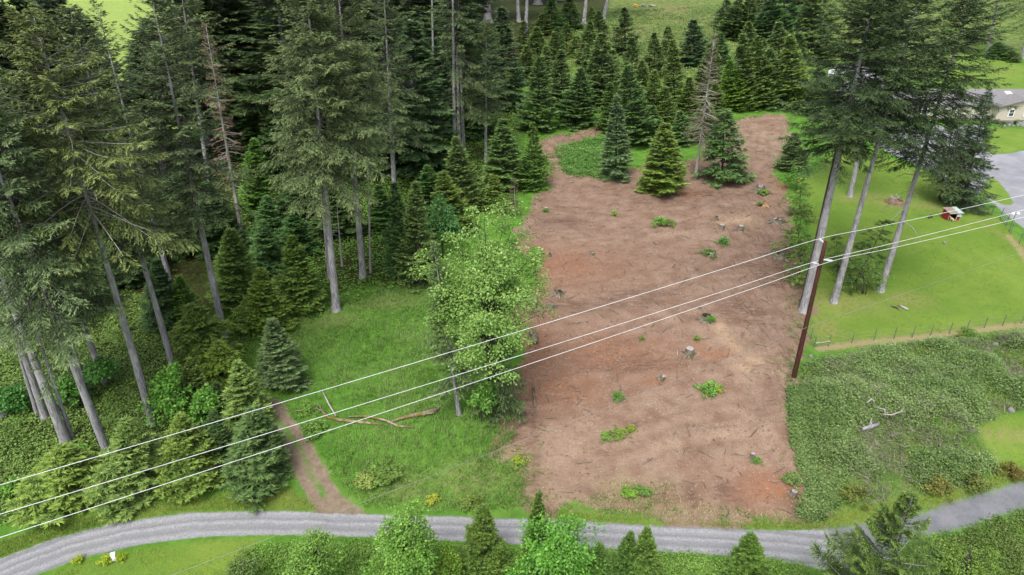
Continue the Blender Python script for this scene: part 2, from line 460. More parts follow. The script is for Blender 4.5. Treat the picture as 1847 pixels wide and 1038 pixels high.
TYRES = [P((1330, 420), (1390, 480), (1412, 560), (1406, 640), (1398, 720), (1380, 800)), P((1250, 470), (1330, 520), (1372, 600), (1386, 700)), P((975, 566), (1060, 552), (1150, 536), (1250, 500), (1330, 450)),
         P((1100, 806), (1200, 762), (1320, 738), (1432, 736)), P((1090, 836), (1230, 792), (1400, 772)), P((960, 690), (962, 790), (966, 870)), P((935, 740), (934, 800)), P((1342, 226), (1347, 280), (1330, 332), (1250, 372), (1130, 384), (1010, 376)),
         P((1402, 226), (1394, 300), (1362, 352), (1300, 372)), P((1380, 222), (1372, 290), (1350, 330)), P((990, 430), (1100, 418), (1230, 408), (1330, 380)), P((960, 520), (1080, 500), (1200, 470)), P((1420, 760), (1432, 830), (1446, 900)), P((1195, 880), (1200, 920)), P((1246, 882), (1254, 926)), P((1305, 880), (1312, 925)),
         P((1030, 640), (1130, 600), (1240, 570), (1340, 520)), P((985, 700), (1080, 672), (1180, 640)), P((1350, 560), (1368, 650), (1376, 740))]
tyre = np.zeros(GX.shape)
for k_, l_ in enumerate(TYRES):
    dd = np.abs(ldist(l_, GX, GY)); gauge = 0.0 if k_ in (5, 6, 13, 14, 15) else .85
    dd = np.abs(dd - gauge) + .25 * (vnoise(GX, GY, .8, 60 + k_) - .5)
    tyre = np.maximum(tyre, np.exp(-(dd / .30) ** 2) * (.35 + .9 * vnoise(GX, GY, .25, 80 + k_)))
tyre = np.clip(tyre, 0, 1) * sstep(-.2, .6, sd['dirt'])
relief = (vnoise(GX, GY, .9, 3) - .5) * .12 + (vnoise(GX, GY, 2.1, 5) - .5) * .07
rough_k = np.clip(.35 + .9 * sstep(0, 1, sd['dirt']) + .9 * sstep(0, 2, sd['under']) + .5 * at_dark, 0, 1.6)
rough_k = rough_k * (1 - sstep(-.6, .2, np.maximum(np.maximum(sd['road'], sd['asph']), sd['drive'])) * .95) * (1 - .6 * sstep(0, 1, sd['lawn']))
GZ = hgt(GX, GY) + relief * rough_k - .07 * tyre + .05 * (vnoise(GX, GY, 1.6, 77) - .5) * sstep(0, 1, sd['dirt']) - .10 * sstep(0, .3, sd['rut']) - .05 * np.exp(-((np.abs(lane) - .75) / .3) ** 2) * sstep(0, .5, sd['road'])
mound = np.clip((1 - np.abs(2 * vnoise(GX, GY, .24, 9) - 1)) * 1.2 + vnoise(GX, GY, .8, 11) * .6 - .55, 0, 1.4) * sstep(0, 1.5, sd['bramble'])
GZ = GZ + mound * .95

KG = .60
def ground_material():
    g = NG('ground_surface')
    p = g.pos()
    A = {k: g.attr(k) for k in ('dirt', 'road', 'asph', 'drive', 'under', 'field', 'bramble', 'lawn', 'verge', 'straw', 'track', 'rut', 'lane', 'tyre', 'tan', 'orange', 'far', 'dry', 'red', 'darks', 'pale', 'side')}
    nL = g.noise(.10, 3, .55, p); nM = g.noise(.55, 4, .6, p); nS = g.noise(2.6, 5, .65, p); nF = g.noise(11, 4, .7, p)
    def mask(k, amp=1.2, lo=-.35, hi=.35, n=None):
        w = g.math('MULTIPLY', g.math('SUBTRACT', n or nS, .5), amp)
        return g.ramp(g.math('ADD', A[k], w), lo, hi)
    # meadow and rough grass
    c = g.mix(g.ramp(nM, .3, .7), srgb(74, 130, 40, KG), srgb(108, 160, 60, KG))
    c = g.mix(g.ramp(nF, .35, .75, 0, .5), c, srgb(122, 142, 62, KG))
    c = g.mix(g.math('MULTIPLY', A['far'], .85), c, g.mix(g.ramp(g.noise(.55, 6, .75, p), .38, .62), srgb(80, 108, 48, KG), srgb(142, 148, 88, KG)))
    dry = g.math('MULTIPLY', A['dry'], g.ramp(nS, .32, .62))
    c = g.mix(g.math('MULTIPLY', dry, .8), c, srgb(150, 140, 98, KG))
    # forest floor
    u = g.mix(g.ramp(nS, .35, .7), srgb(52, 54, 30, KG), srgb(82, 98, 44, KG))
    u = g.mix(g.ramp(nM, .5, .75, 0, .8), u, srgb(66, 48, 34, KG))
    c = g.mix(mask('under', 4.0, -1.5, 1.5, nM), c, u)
    # bramble bed soil
    b = g.mix(g.ramp(nM, .35, .65), srgb(88, 128, 48, KG), srgb(120, 136, 78, KG))
    c = g.mix(mask('bramble', 3, -1, 1, nM), c, b)
    # lawns
    l = g.mix(g.ramp(nL, .3, .7), srgb(104, 142, 46, KG), srgb(134, 160, 66, KG))
    l = g.mix(g.ramp(nM, .35, .75, 0, .7), l, srgb(104, 140, 54, KG))
    l = g.mix(g.ramp(nF, .4, .75, 0, .45), l, srgb(146, 160, 84, KG))
    l = g.mix(g.math('MULTIPLY', g.math('MULTIPLY', A['dry'], g.ramp(nS, .35, .6)), .8), l, srgb(160, 148, 100, KG))
    c = g.mix(mask('lawn', .8, -.4, .4), c, l)
    c = g.mix(mask('verge', 1.2, -.5, .5), c, g.mix(g.ramp(nS, .3, .7), srgb(112, 136, 50, KG), srgb(138, 148, 74, KG)))
    c = g.mix(g.math('MULTIPLY', mask('straw', .9, -.25, .25), .85), c, srgb(172, 158, 118, KG))
    f = g.mix(g.ramp(nM, .3, .7), srgb(166, 188, 100, KG), srgb(150, 176, 86, KG))
    c = g.mix(mask('field', 3, -1, 1, nM), c, f)
    # cleared soil
    rutA = g.noise(1.0, 5, .65, g.mapv(p, (.35, 1.7, 1), (0, 0, .14)), 1.6)
    rutB = g.noise(1.0, 5, .65, g.mapv(p, (2.4, .22, 1), (0, 0, -.12)), 1.2)
    d = g.mix(g.ramp(nM, .3, .7), srgb(145, 117, 99, KG), srgb(172, 146, 128, KG))
    d = g.mix(g.math('MULTIPLY', A['red'], g.ramp(nS, .3, .6)), d, srgb(160, 112, 84, KG))
    d = g.mix(g.math('MULTIPLY', A['pale'], g.ramp(nM, .3, .65, 0, .75)), d, srgb(182, 158, 136, KG))
    d = g.mix(g.ramp(nF, .5, .8, 0, .35), d, srgb(196, 168, 138, KG))
    d = g.mix(g.ramp(rutA, .56, .76, 0, .22), d, srgb(112, 88, 74, KG))
    fineA = g.noise(1.0, 4, .7, g.mapv(p, (1.1, 8.5, 1), (0, 0, .2)), 1.2)
    fineB = g.noise(1.0, 4, .7, g.mapv(p, (9.0, 1.0, 1), (0, 0, -.15)), 1.0)
    d = g.mix(g.math('MULTIPLY', g.ramp(fineA, .56, .66, 0, .55), g.ramp(nM, .40, .62)), d, srgb(98, 72, 58, KG))
    d = g.mix(g.math('MULTIPLY', g.ramp(fineB, .56, .66, 0, .5), g.math('MAXIMUM', A['side'], g.ramp(nL, .52, .66))), d, srgb(100, 76, 62, KG))
    d = g.mix(g.ramp(fineA, .30, .40, .4, 0), d, srgb(196, 166, 140, KG))
    d = g.mix(g.math('MULTIPLY', A['side'], g.ramp(rutB, .5, .66, 0, .55)), d, srgb(98, 74, 62, KG))
    d = g.mix(g.math('MULTIPLY', A['tyre'], g.ramp(nS, .3, .65, .05, .5)), d, srgb(116, 92, 78, KG))
    d = g.mix(g.math('MULTIPLY', A['darks'], g.ramp(rutA, .36, .62, 0, .75)), d, srgb(104, 80, 68, KG))
    nG = g.noise(7, 6, .75, p)
    d = g.mix(g.ramp(nG, .42, .70, 0, .60), d, srgb(120, 94, 80, KG))
    d = g.mix(g.math('MULTIPLY', A['orange'], g.ramp(nS, .3, .65, .05, .7)), d, srgb(170, 118, 86, KG))
    d = g.mix(g.math('MULTIPLY', A['tan'], g.ramp(nS, .3, .6, .05, .75)), d, srgb(200, 172, 140, KG))
    spk = g.ramp(g.vor(6.5, p), .05, .18, 1, 0)
    spk = g.math('MULTIPLY', spk, g.ramp(g.noise(3.1, 2, .5, p), .5, .62))
    d = g.mix(g.math('MULTIPLY', spk, .65), d, srgb(206, 172, 134, KG))
    gr = g.math('MULTIPLY', A['dry'], g.ramp(nM, .38, .6))
    d = g.mix(g.math('MULTIPLY', gr, .6), d, srgb(152, 142, 104, KG))
    c = g.mix(mask('dirt', 3.6, -.3, .3, g.math('ADD', g.math('MULTIPLY', nM, .55), g.math('MULTIPLY', nS, .45))), c, d)
    # the two-rut track
    t = g.mix(g.ramp(nS, .3, .7), srgb(136, 119, 101, KG), srgb(158, 142, 122, KG))
    tm = g.math('MULTIPLY', mask('track', 1.0, -.2, .3), g.math('MAXIMUM', mask('rut', .5, -.15, .15), g.ramp(nM, .44, .62, 0, .85)))
    c = g.mix(tm, c, t)
    # gravel road: paler loose stone between the wheel paths
    la = A['lane']
    w = g.math('MULTIPLY', g.math('SUBTRACT', g.noise(.5, 3, .6, p), .5), .30)
    la2 = g.math('ADD', la, w)
    st = g.math('MULTIPLY', g.math('SUBTRACT', g.n('ShaderNodeTexNoise', {'noise_dimensions': '1D'}, W=g.math('MULTIPLY', la2, 1.0), Scale=3.4, Detail=2.0, Roughness=.5).outputs['Fac'], .5), 5.0)
    st = g.math('ADD', g.math('MULTIPLY', st, .7), g.math('MULTIPLY', g.math('COSINE', g.math('MULTIPLY', la2, 8.2)), .75))
    rd = g.mix(g.ramp(g.math('ADD', st, g.math('MULTIPLY', nS, .9)), -.6, 1.5), srgb(146, 147, 150, KG), srgb(190, 191, 194, KG))
    rd = g.mix(g.ramp(nF, .3, .75, 0, .5), rd, srgb(168, 168, 173, KG))
    rd = g.mix(g.ramp(nM, .5, .75, 0, .45), rd, srgb(144, 145, 152, KG))
    rd = g.mix(g.ramp(g.noise(7, 6, .9, p), .42, .62, 0, .65), rd, srgb(124, 124, 125, KG))
    c = g.mix(mask('road', .30, -.10, .10), c, rd)
    a = g.mix(g.ramp(nM, .3, .7), srgb(118, 121, 128, KG), srgb(142, 143, 148, KG))
    a = g.mix(g.ramp(nF, .4, .75, 0, .4), a, srgb(150, 148, 146, KG))
    c = g.mix(mask('asph', 1.4, -.3, .3), c, a)
    dv = g.mix(g.ramp(g.noise(.3, 4, .6, p), .3, .7), srgb(150, 152, 160, KG), srgb(178, 178, 184, KG))
    dv = g.mix(g.ramp(nF, .4, .75, 0, .4), dv, srgb(150, 150, 156, KG))
    c = g.mix(mask('drive', .5, -.2, .2), c, dv)
    h = g.math('ADD', g.math('MULTIPLY', nS, .6), g.math('ADD', g.math('MULTIPLY', nF, .35), g.math('MULTIPLY', rutA, .35)))
    return g.surf(c, .95, .12, h, .65, .12)
GM = ground_material()

def build_ground():
    ny, nx = GX.shape
    V = np.stack([GX.ravel(), GY.ravel(), GZ.ravel()], 1)
    I = np.arange(ny * nx).reshape(ny, nx)
    Q = np.stack([I[:-1, :-1].ravel(), I[:-1, 1:].ravel(), I[1:, 1:].ravel(), I[1:, :-1].ravel()], 1)
    cen = {k: (v[:-1, :-1] + v[1:, 1:] + v[:-1, 1:] + v[1:, :-1]).ravel() / 4 for k, v in sd.items()}
    reg = np.zeros(len(Q), int)
    names = ['ground', 'forest_floor', 'lawn', 'field', 'dirt_clearing', 'dirt_track', 'gravel_road', 'asphalt_lane', 'driveway', 'grass_verge']
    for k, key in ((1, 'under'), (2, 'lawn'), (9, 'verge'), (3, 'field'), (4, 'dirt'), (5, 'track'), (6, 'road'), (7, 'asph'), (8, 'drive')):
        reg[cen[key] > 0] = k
    labels = ['rough green meadow grass around the bare clearing', 'dark leafy floor under the tall firs', 'bright short mown lawn', 'bright yellow green field beyond the firs',
              'bare brown cleared lot scattered with wood chips', 'two rut dirt track leaving the gravel road', 'pale grey gravel road with wheel stripes', 'darker grey lane joining the gravel road from the right',
              'pale grey driveway curving in front of the tan house', 'mown grass strip along the gravel road']
    C = np.clip
    full = {k: C(v, -6, 6).ravel() for k, v in sd.items()}
    full.update(tan=at_tan.ravel(), orange=at_orange.ravel(), far=at_far.ravel(), tyre=tyre.ravel(), lane=C(lane, -6, 6).ravel(), dry=at_dry.ravel(), red=at_red.ravel(), darks=at_dark.ravel(), pale=at_pale.ravel(), side=at_side.ravel())
    for k, nm in enumerate(names):
        q = Q[reg == k]
        if not len(q): continue
        used = np.unique(q)
        remap = np.full(len(V), -1); remap[used] = np.arange(len(used))
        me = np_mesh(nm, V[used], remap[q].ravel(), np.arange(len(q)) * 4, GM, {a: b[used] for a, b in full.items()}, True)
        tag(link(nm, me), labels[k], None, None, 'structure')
build_ground()

# surface height as built (for setting things on it)
def gz(x, y):
    i = np.clip(np.searchsorted(gx, x) - 1, 0, len(gx) - 2); j = np.clip(np.searchsorted(gy, y) - 1, 0, len(gy) - 2)
    fx = (x - gx[i]) / (gx[i + 1] - gx[i]); fy = (y - gy[j]) / (gy[j + 1] - gy[j])
    return (GZ[j, i] * (1 - fx) + GZ[j, i + 1] * fx) * (1 - fy) + (GZ[j + 1, i] * (1 - fx) + GZ[j + 1, i + 1] * fx) * fy

def on(px, py):
    p = at(px, py); p.z = float(gz(p.x, p.y)); return p

# ------------------------------------------------------------------ foliage geometry
def kites(base, dirv, nrm, ln, wd, tint, mat, name, mid=.45, fold=.0, tri=False):
    """N small needle sprays or leaves: four-cornered blades that start at base and run along dirv"""
    n = len(base)
    dirv = dirv / (np.linalg.norm(dirv, axis=1, keepdims=True) + 1e-9)
    side = np.cross(dirv, nrm); side /= (np.linalg.norm(side, axis=1, keepdims=True) + 1e-9)
    up = np.cross(side, dirv)
    ln = np.broadcast_to(ln, n)[:, None]; wd = np.broadcast_to(wd, n)[:, None]
    if tri:
        V = np.stack([base - side * wd * .5, base + side * wd * .5, base + dirv * ln], 1)
        t = np.repeat(np.broadcast_to(tint, n), 3).reshape(n, 3).copy(); t[:, 2] = np.minimum(1, t[:, 2] + .15)
        return np_mesh(name, V.reshape(-1, 3), np.arange(n * 3), np.arange(n) * 3, mat, {'tint': t.ravel(), 'rnd': np.repeat(rng.random(n), 3)})
    V = np.empty((n, 4, 3))
    V[:, 0] = base
    V[:, 1] = base + dirv * ln * mid + side * wd * .5 + up * wd * fold
    V[:, 2] = base + dirv * ln
    V[:, 3] = base + dirv * ln * mid - side * wd * .5 + up * wd * fold
    t = np.repeat(np.broadcast_to(tint, n), 4).reshape(n, 4).copy()
    t[:, 2] = np.minimum(1, t[:, 2] + .12)
    r = np.repeat(rng.random(n), 4)
    return np_mesh(name, V.reshape(-1, 3), np.arange(n * 4), np.arange(n) * 4, mat, {'tint': t.ravel(), 'rnd': r})

def rand_unit(R_, n):
    v = R_.normal(size=(n, 3)); return v / np.linalg.norm(v, axis=1, keepdims=True)

def conifer_geo(seed, h, zb, R, nb, dens=1.0, kl=.34, kw=.11, droop=.28, el_top=35, el_bot=-12, style='fir', lean=(0, 0), gap=.0, hang=.35, sub=5):
    """branch arrays and needle sprays of one conifer. returns (crown arrays, limb polylines)"""
    R_ = np.random.default_rng(seed)
    t = (np.arange(nb) + R_.random(nb)) / nb
    t = t ** (.92 if style == 'fir' else 1.0)
    if gap: t = t[R_.random(nb) > gap * (.4 + .6 * np.sin(t * 23 + seed) ** 2)]
    nb = len(t)
    z0 = zb + (h - zb) * t
    az = R_.random(nb) * 2 * np.pi
    if style == 'fir':
        prof = np.minimum(1, .55 + t * 3.0) * (1 - t) ** .62
        L = R * prof * R_.uniform(.55, 1.18, nb) * (1 + .22 * np.sin(az * 2 + seed)) + .25
    else:
        prof = np.minimum(1, .80 + t * 1.6) * (1 - t) ** .82
        L = R * prof * R_.uniform(.68, 1.14, nb) * (1 + .13 * np.sin(az * 2 + seed) + .08 * np.sin(az * 3 + t * 9 + seed * 2)) + .12
    el = np.radians(el_bot + (el_top - el_bot) * t ** 1.3 + R_.normal(0, 7, nb))
    # branch curve
    def curve(i, s):
        Li = L[i]
        rad = Li * s * np.cos(el[i]) * (1 - .10 * s)
        zz = z0[i] + Li * s * np.sin(el[i]) - droop * Li * s ** 1.7 * (1 - .6 * t[i]) + .20 * Li * s ** 3.2
        bend = az[i] + .18 * np.sin(seed + i * 1.7) * s
        return np.stack([rad * np.cos(bend) + lean[0] * zz / h, rad * np.sin(bend) + lean[1] * zz / h, zz], -1)
    nt = np.maximum(5, (L / .13 * dens).astype(int))
    bi = np.repeat(np.arange(nb), nt)
    s = R_.random(len(bi)) ** .75 * .9 + .10
    p0 = curve(bi, s); p1 = curve(bi, np.minimum(s + .04, 1.05))
    tg = p1 - p0; tg /= np.linalg.norm(tg, axis=1, keepdims=True) + 1e-9
    upv = np.array([0, 0, 1.0])
    sd_ = np.cross(tg, upv); sd_ /= np.linalg.norm(sd_, axis=1, keepdims=True) + 1e-9
    sgn = np.where(R_.random(len(bi)) < .5, -1, 1)[:, None]
    ang = np.radians(R_.uniform(30, 75, len(bi)))[:, None]
    tw = tg * np.cos(ang) + sd_ * sgn * np.sin(ang) + upv * (-hang * R_.random((len(bi), 1)) - .05)
    tw /= np.linalg.norm(tw, axis=1, keepdims=True)
    tl_ = np.clip((.16 + .30 * L[bi]) * (1.15 - s * .85) * R_.uniform(.6, 1.2, len(bi)), .10, 1.25 if style == 'fir' else .8)
    # sprays along each twig
    k = np.tile(np.arange(sub), len(bi)); ti = np.repeat(np.arange(len(bi)), sub)
    f = (k + R_.random(len(ti))) / sub
    kb = p0[ti] + tw[ti] * (tl_[ti] * f)[:, None]
    s2 = np.cross(tw[ti], upv); s2 /= np.linalg.norm(s2, axis=1, keepdims=True) + 1e-9
    a2 = R_.uniform(-.9, .9, len(ti))[:, None]
    kd = tw[ti] * np.cos(a2) + s2 * np.sin(a2) + upv * (R_.normal(0, .16, (len(ti), 1)) - .30 * hang * f[:, None])
    nr = upv + R_.normal(0, .45, (len(ti), 3))
    tint = np.clip(.35 * s[ti] + .45 * f * (.5 + .5 * s[ti]) + R_.normal(0, .12, len(ti)), 0, 1)  # older needles to new growth, with the crown's inner shade painted in
    ln = kl * R_.uniform(.6, 1.25, len(ti)); wd = kw * R_.uniform(.7, 1.3, len(ti))
    return (kb, kd, nr, ln, wd, tint), (nb, curve, L, t)

def limb_mesh(name, geo, h, mat, every=1, r0=.035, seed=0, frac=.8, nseg=4):
    nb, curve, L, t = geo
    idx = np.arange(0, nb, every)
    ss = np.linspace(0, frac, nseg + 1)
    V = []; F = []
    off = 0
    allp = np.stack([curve(idx, np.full(len(idx), s)) for s in ss], 1)          # (b, seg, 3)
    rr = (r0 * np.clip(L[idx] / 2.5, .35, 1.6))[:, None] * np.linspace(1, .25, nseg + 1)[None]
    a = np.array([[0, 0, 1.0]]); th = [0, 2.1, 4.2]
    dirh = allp[:, -1] - allp[:, 0]; dirh /= np.linalg.norm(dirh, axis=1, keepdims=True) + 1e-9
    b_ = np.cross(dirh, a); b_ /= np.linalg.norm(b_, axis=1, keepdims=True) + 1e-9
    c_ = np.cross(b_, dirh)
    ring = np.stack([allp + rr[..., None] * (math.cos(x) * b_[:, None] + math.sin(x) * c_[:, None]) for x in th], 2)   # (b, seg, 3, 3)
    nB = len(idx); V = ring.reshape(-1, 3)
    I = np.arange(nB * (nseg + 1) * 3).reshape(nB, nseg + 1, 3)
    Q = [np.stack([I[:, :-1, k], I[:, :-1, (k + 1) % 3], I[:, 1:, (k + 1) % 3], I[:, 1:, k]], -1).reshape(-1, 4) for k in range(3)]
    Q = np.concatenate(Q)
    return np_mesh(name, V, Q.ravel(), np.arange(len(Q)) * 4, mat)

def trunk_mesh(name, h, r, mat, lean=(0, 0), flare=.55, n=9, top=.06, sway=0.0, seed=0):
    m = MB(); pts = []; rs = []
    r_ = random.Random(seed); ph = r_.random() * 6
    zs = [-.4, 0, .25, .7, 1.6] + [1.6 + (h - 1.6) * k / 11 for k in range(1, 12)]
    for z in zs:
        f = max(0, z) / h
        pts.append((lean[0] * f + sway * math.sin(f * 5 + ph) * f, lean[1] * f + sway * math.cos(f * 4 + ph) * f, z))
        rs.append(r * (1 - f * (1 - top)) * (1 + flare * math.exp(-max(0, z) / .45)))
    m.tube(pts, rs, n, True, .05, seed)
    return m.mesh(name, mat, True)

def tree_frame(bx, by, tx, ty, straight=False):
    """base point, height and lean (in metres at the top) from the base and tip seen in the photograph"""
    b = on(bx, by)
    v = (ty - 519.0) / FPX; u = (tx - 923.5) / FPX
    Zr = b.y * (v * CP + SP) / (v * SP - CP)
    top = Zr + CAM_H
    d = b.y * CP - Zr * SP
    return b, max(.3, top - b.z), (0.0 if straight else u * d - b.x), d

def zc_of(b, py):
    v = (py - 519.0) / FPX
    return b.y * (v * CP + SP) / (v * SP - CP) + CAM_H - b.z

# ---- shared tree shapes, copied with their own tint, turn and size
VAR = {}
def variant(kind, k):
    key = (kind, k)
    if key in VAR: return VAR[key]
    sd0 = {'young': 100, 'small': 200, 'firb': 300, 'spruce': 400, 'thin': 500, 'sap': 600, 'feather': 700}[kind] + k * 17
    if kind == 'young':     # dense young fir, clothed to the ground, unit: 9 m tall, 2 m radius
        g, br = conifer_geo(sd0, 9, .2, 2.1, 210, 1.7, .25, .085, .14, 42, -4, 'young', hang=.15, sub=6); H, R = 9, 2.0; mt, bk = M['young'], M['darkbark']; r = .13
    elif kind == 'small':   # 5 m, 1.4 m
        g, br = conifer_geo(sd0, 5, .12, 1.45, 130, 1.9, .2, .07, .12, 45, 0, 'young', hang=.12, sub=5); H, R = 5, 1.4; mt, bk = M['young'], M['darkbark']; r = .07
    elif kind == 'spruce':  # 16 m, 2.4 m
        g, br = conifer_geo(sd0, 16, .6, 2.5, 270, 1.6, .32, .10, .24, 35, -12, 'young', hang=.3, sub=6, gap=.08); H, R = 16, 2.4; mt, bk = M['dark'], M['darkbark']; r = .2
    elif kind == 'sap':     # loose feathery sapling
        g, br = conifer_geo(sd0, 6, .3, 1.45, 150, 1.8, .24, .06, .36, 32, -10, 'young', hang=.45, sub=6, gap=.06); H, R = 6, 1.3; mt, bk = M['young'], M['darkbark']; r = .06
    elif kind == 'feather': # open, see-through hemlock
        g, br = conifer_geo(sd0, 6, .5, 1.5, 75, 1.0, .26, .055, .5, 30, -12, 'young', hang=.8, sub=6, gap=.3); H, R = 6, 1.5; mt, bk = M['young'], M['darkbark']; r = .05
    elif kind == 'firb':    # tall background fir, 30 m, 3.4 m, bare below 10 m
        g, br = conifer_geo(sd0, 30, 8.5, 3.5, 240, 1.3, .42, .12, .30, 35, -15, 'fir', hang=.4, sub=6, gap=.12); H, R = 30, 3.5; mt, bk = M['dark'], M['bark']; r = .36
    else:                   # thin pole tree with a high narrow crown
        g, br = conifer_geo(sd0, 26, 17, 1.9, 110, .9, .45, .15, .30, 35, -15, 'fir', hang=.4, sub=4, gap=.15); H, R = 26, 1.9; mt, bk = M['dark'], M['bark']; r = .15
    VAR[key] = (kites(*g, mt, 'crown', tri=True), trunk_mesh('trunk', H * .985, r, bk, seed=sd0), limb_mesh('limbs', br, H, bk, 2 if kind != 'firb' else 1, .03), H, R)
    return VAR[key]

def shared_tree(kind, k, bx, by, tx, ty, wpx, label, tint=(1, 1, 1), group=None, name=None, cat='tree', mat=None):
    if kind in ('young', 'small', 'sap', 'feather', 'spruce'): by = by - .22 * wpx
    b, h, lx, d = tree_frame(bx, by, tx, ty)
    cr, tr, lm, H, R = variant(kind, k)
    dist = (Vector(b) - Vector((0, 0, CAM_H))).length
    rad = wpx * .5 / FPX * dist * (1.05 + .23 * float(sstep(62, 95, dist)))
    nm = name or {'young': 'young_fir', 'small': 'young_fir', 'spruce': 'spruce_tree', 'firb': 'tall_fir', 'thin': 'tall_fir', 'sap': 'hemlock_sapling', 'feather': 'hemlock_sapling'}[kind]
    t = thing(nm, b, label, cat, group)
    sx = rad / R; sz = h / H; rz = rnd.random() * 6.28
    for n_, me in (('trunk', tr), ('limbs', lm), ('crown', cr)):
        o = link(n_, me, t)
        o.rotation_euler = (0, 0, rz); o.scale = (sx, sx, sz)
        if n_ == 'crown': o.color = (min(tint[0], tint[1] * .93), tint[1], tint[2] * .88, 1)
        if n_ == 'limbs': o['kind'] = 'stuff'
    if abs(lx) > .05: t.rotation_euler = (0, math.atan2(lx, h), 0)
    return t

def own_tree(bx, by, tx, ty, wpx, cb, label, seed, r=.4, nb=230, dens=1.0, mat='fir', bark='bark', tint=(1, 1, 1), gap=.1, hang=.45, kl=.25, kw=.066, droop=.32,
             el_bot=-14, dead_low=0, name='tall_fir', group=None, sub=5, flare=.38, sway=.0, limb_r=.04, zc=None, style='fir', deadfrac=0, cat='tree', limb_m=None):
    """a tall fir modelled for itself: trunk, limbs, crown of needle sprays; cb is where its crown starts (photo row)"""
    b, h, lx, d = tree_frame(bx, by, tx, ty)
    dist = (Vector(b) - Vector((0, 0, CAM_H))).length
    R = wpx * .5 / FPX * (dist * .95)
    z0 = zc if zc is not None else max(.4, min(h * .9, zc_of(b, cb - (34 if style == 'fir' else 0))))
    t = thing(name, b, label, cat, group)
    link('trunk', trunk_mesh('trunk', h * .99, r, M[bark], (lx, 0), flare, 11, .07, sway, seed), t)
    if nb:
        g, br = conifer_geo(seed, h, z0, R, int(nb * 1.15), dens * 1.42, kl, kw, droop, 38, el_bot, style, (lx, 0), gap, hang, sub + 1)
        c = link('crown', kites(*g, M[mat], 'crown', tri=True), t); c.color = (*tint, 1)
        l = link('limbs', limb_mesh('limbs', br, h, M[limb_m] if limb_m else M['deadwood'] if deadfrac else M['darkbark'], 1, limb_r, seed), t); l['kind'] = 'stuff'
    if dead_low:
        r_ = random.Random(seed)
        for k in range(dead_low):
            z = z0 - (k + r_.random()) / dead_low * min(z0 * .55, 9) + 1.5
            a = r_.random() * 6.28; L = r_.uniform(.8, 2.6); f = z / h; rr = r * (1 - f)
            p0 = Vector((lx * f, 0, z)); dv = Vector((math.cos(a), math.sin(a), -.25))
            pts = [p0 + dv * rr * .6, p0 + dv * (L * .5) + Vector((0, 0, .05)), p0 + dv * L + Vector((0, 0, -.25 * L))]
            o = MB().tube(pts, [.045, .03, .012], 5).build('dead_branch', M['deadwood'], t)
    return t

# ---- leafy trees and shrubs
def leafy_geo(seed, h, R, z0, nclump, nleaf, ls, flat=.55, cr=.8, skirt=.0):
    R_ = np.random.default_rng(seed)
    # clump centres through an uneven ellipsoid
    d = rand_unit(R_, nclump); d[:, 2] = np.abs(d[:, 2]) * 1.25 - .35 + skirt * -.3
    lob = 1 + .22 * np.sin(3 * np.arctan2(d[:, 1], d[:, 0]) + seed) + .15 * np.sin(5 * d[:, 2] * 2 + seed * 2)
    rad = R_.uniform(.10, 1.0, nclump) ** .5 * lob
    zc = z0 + (h - z0) * .45
    C = np.stack([d[:, 0] * rad * R, d[:, 1] * rad * R, zc + d[:, 2] * rad * (h - z0) * .55], 1)
    C[:, 2] = np.clip(C[:, 2], z0 * .8 + .1, h)
    i = np.repeat(np.arange(nclump), nleaf)
    q = rand_unit(R_, len(i)) * (R_.random((len(i), 1)) ** .45)
    cs = cr * R_.uniform(.6, 1.3, nclump)
    q = q * cs[i][:, None]; q[:, 2] *= flat
    q[:, 2] -= .35 * (q[:, 0] ** 2 + q[:, 1] ** 2) / cr
    P_ = C[i] + q
    out = C[i] - np.array([0, 0, zc]); out /= np.linalg.norm(out, axis=1, keepdims=True) + 1e-9
    nr = np.array([0, 0, .9]) + out * .5 + R_.normal(0, .45, (len(i), 3))
    dv = out * np.array([1, 1, .2]) + R_.normal(0, .6, (len(i), 3)) + q / cr * .8; dv[:, 2] -= .25
    tint = np.clip(.35 + .5 * (q[:, 2] / (cr * flat)) * .6 + R_.normal(0, .2, len(i)), 0, 1)  # upper leaves of each clump paler: top light painted into the tint
    return (P_, dv, nr, ls * R_.uniform(.7, 1.3, len(i)), ls * .8 * R_.uniform(.7, 1.2, len(i)), tint), C

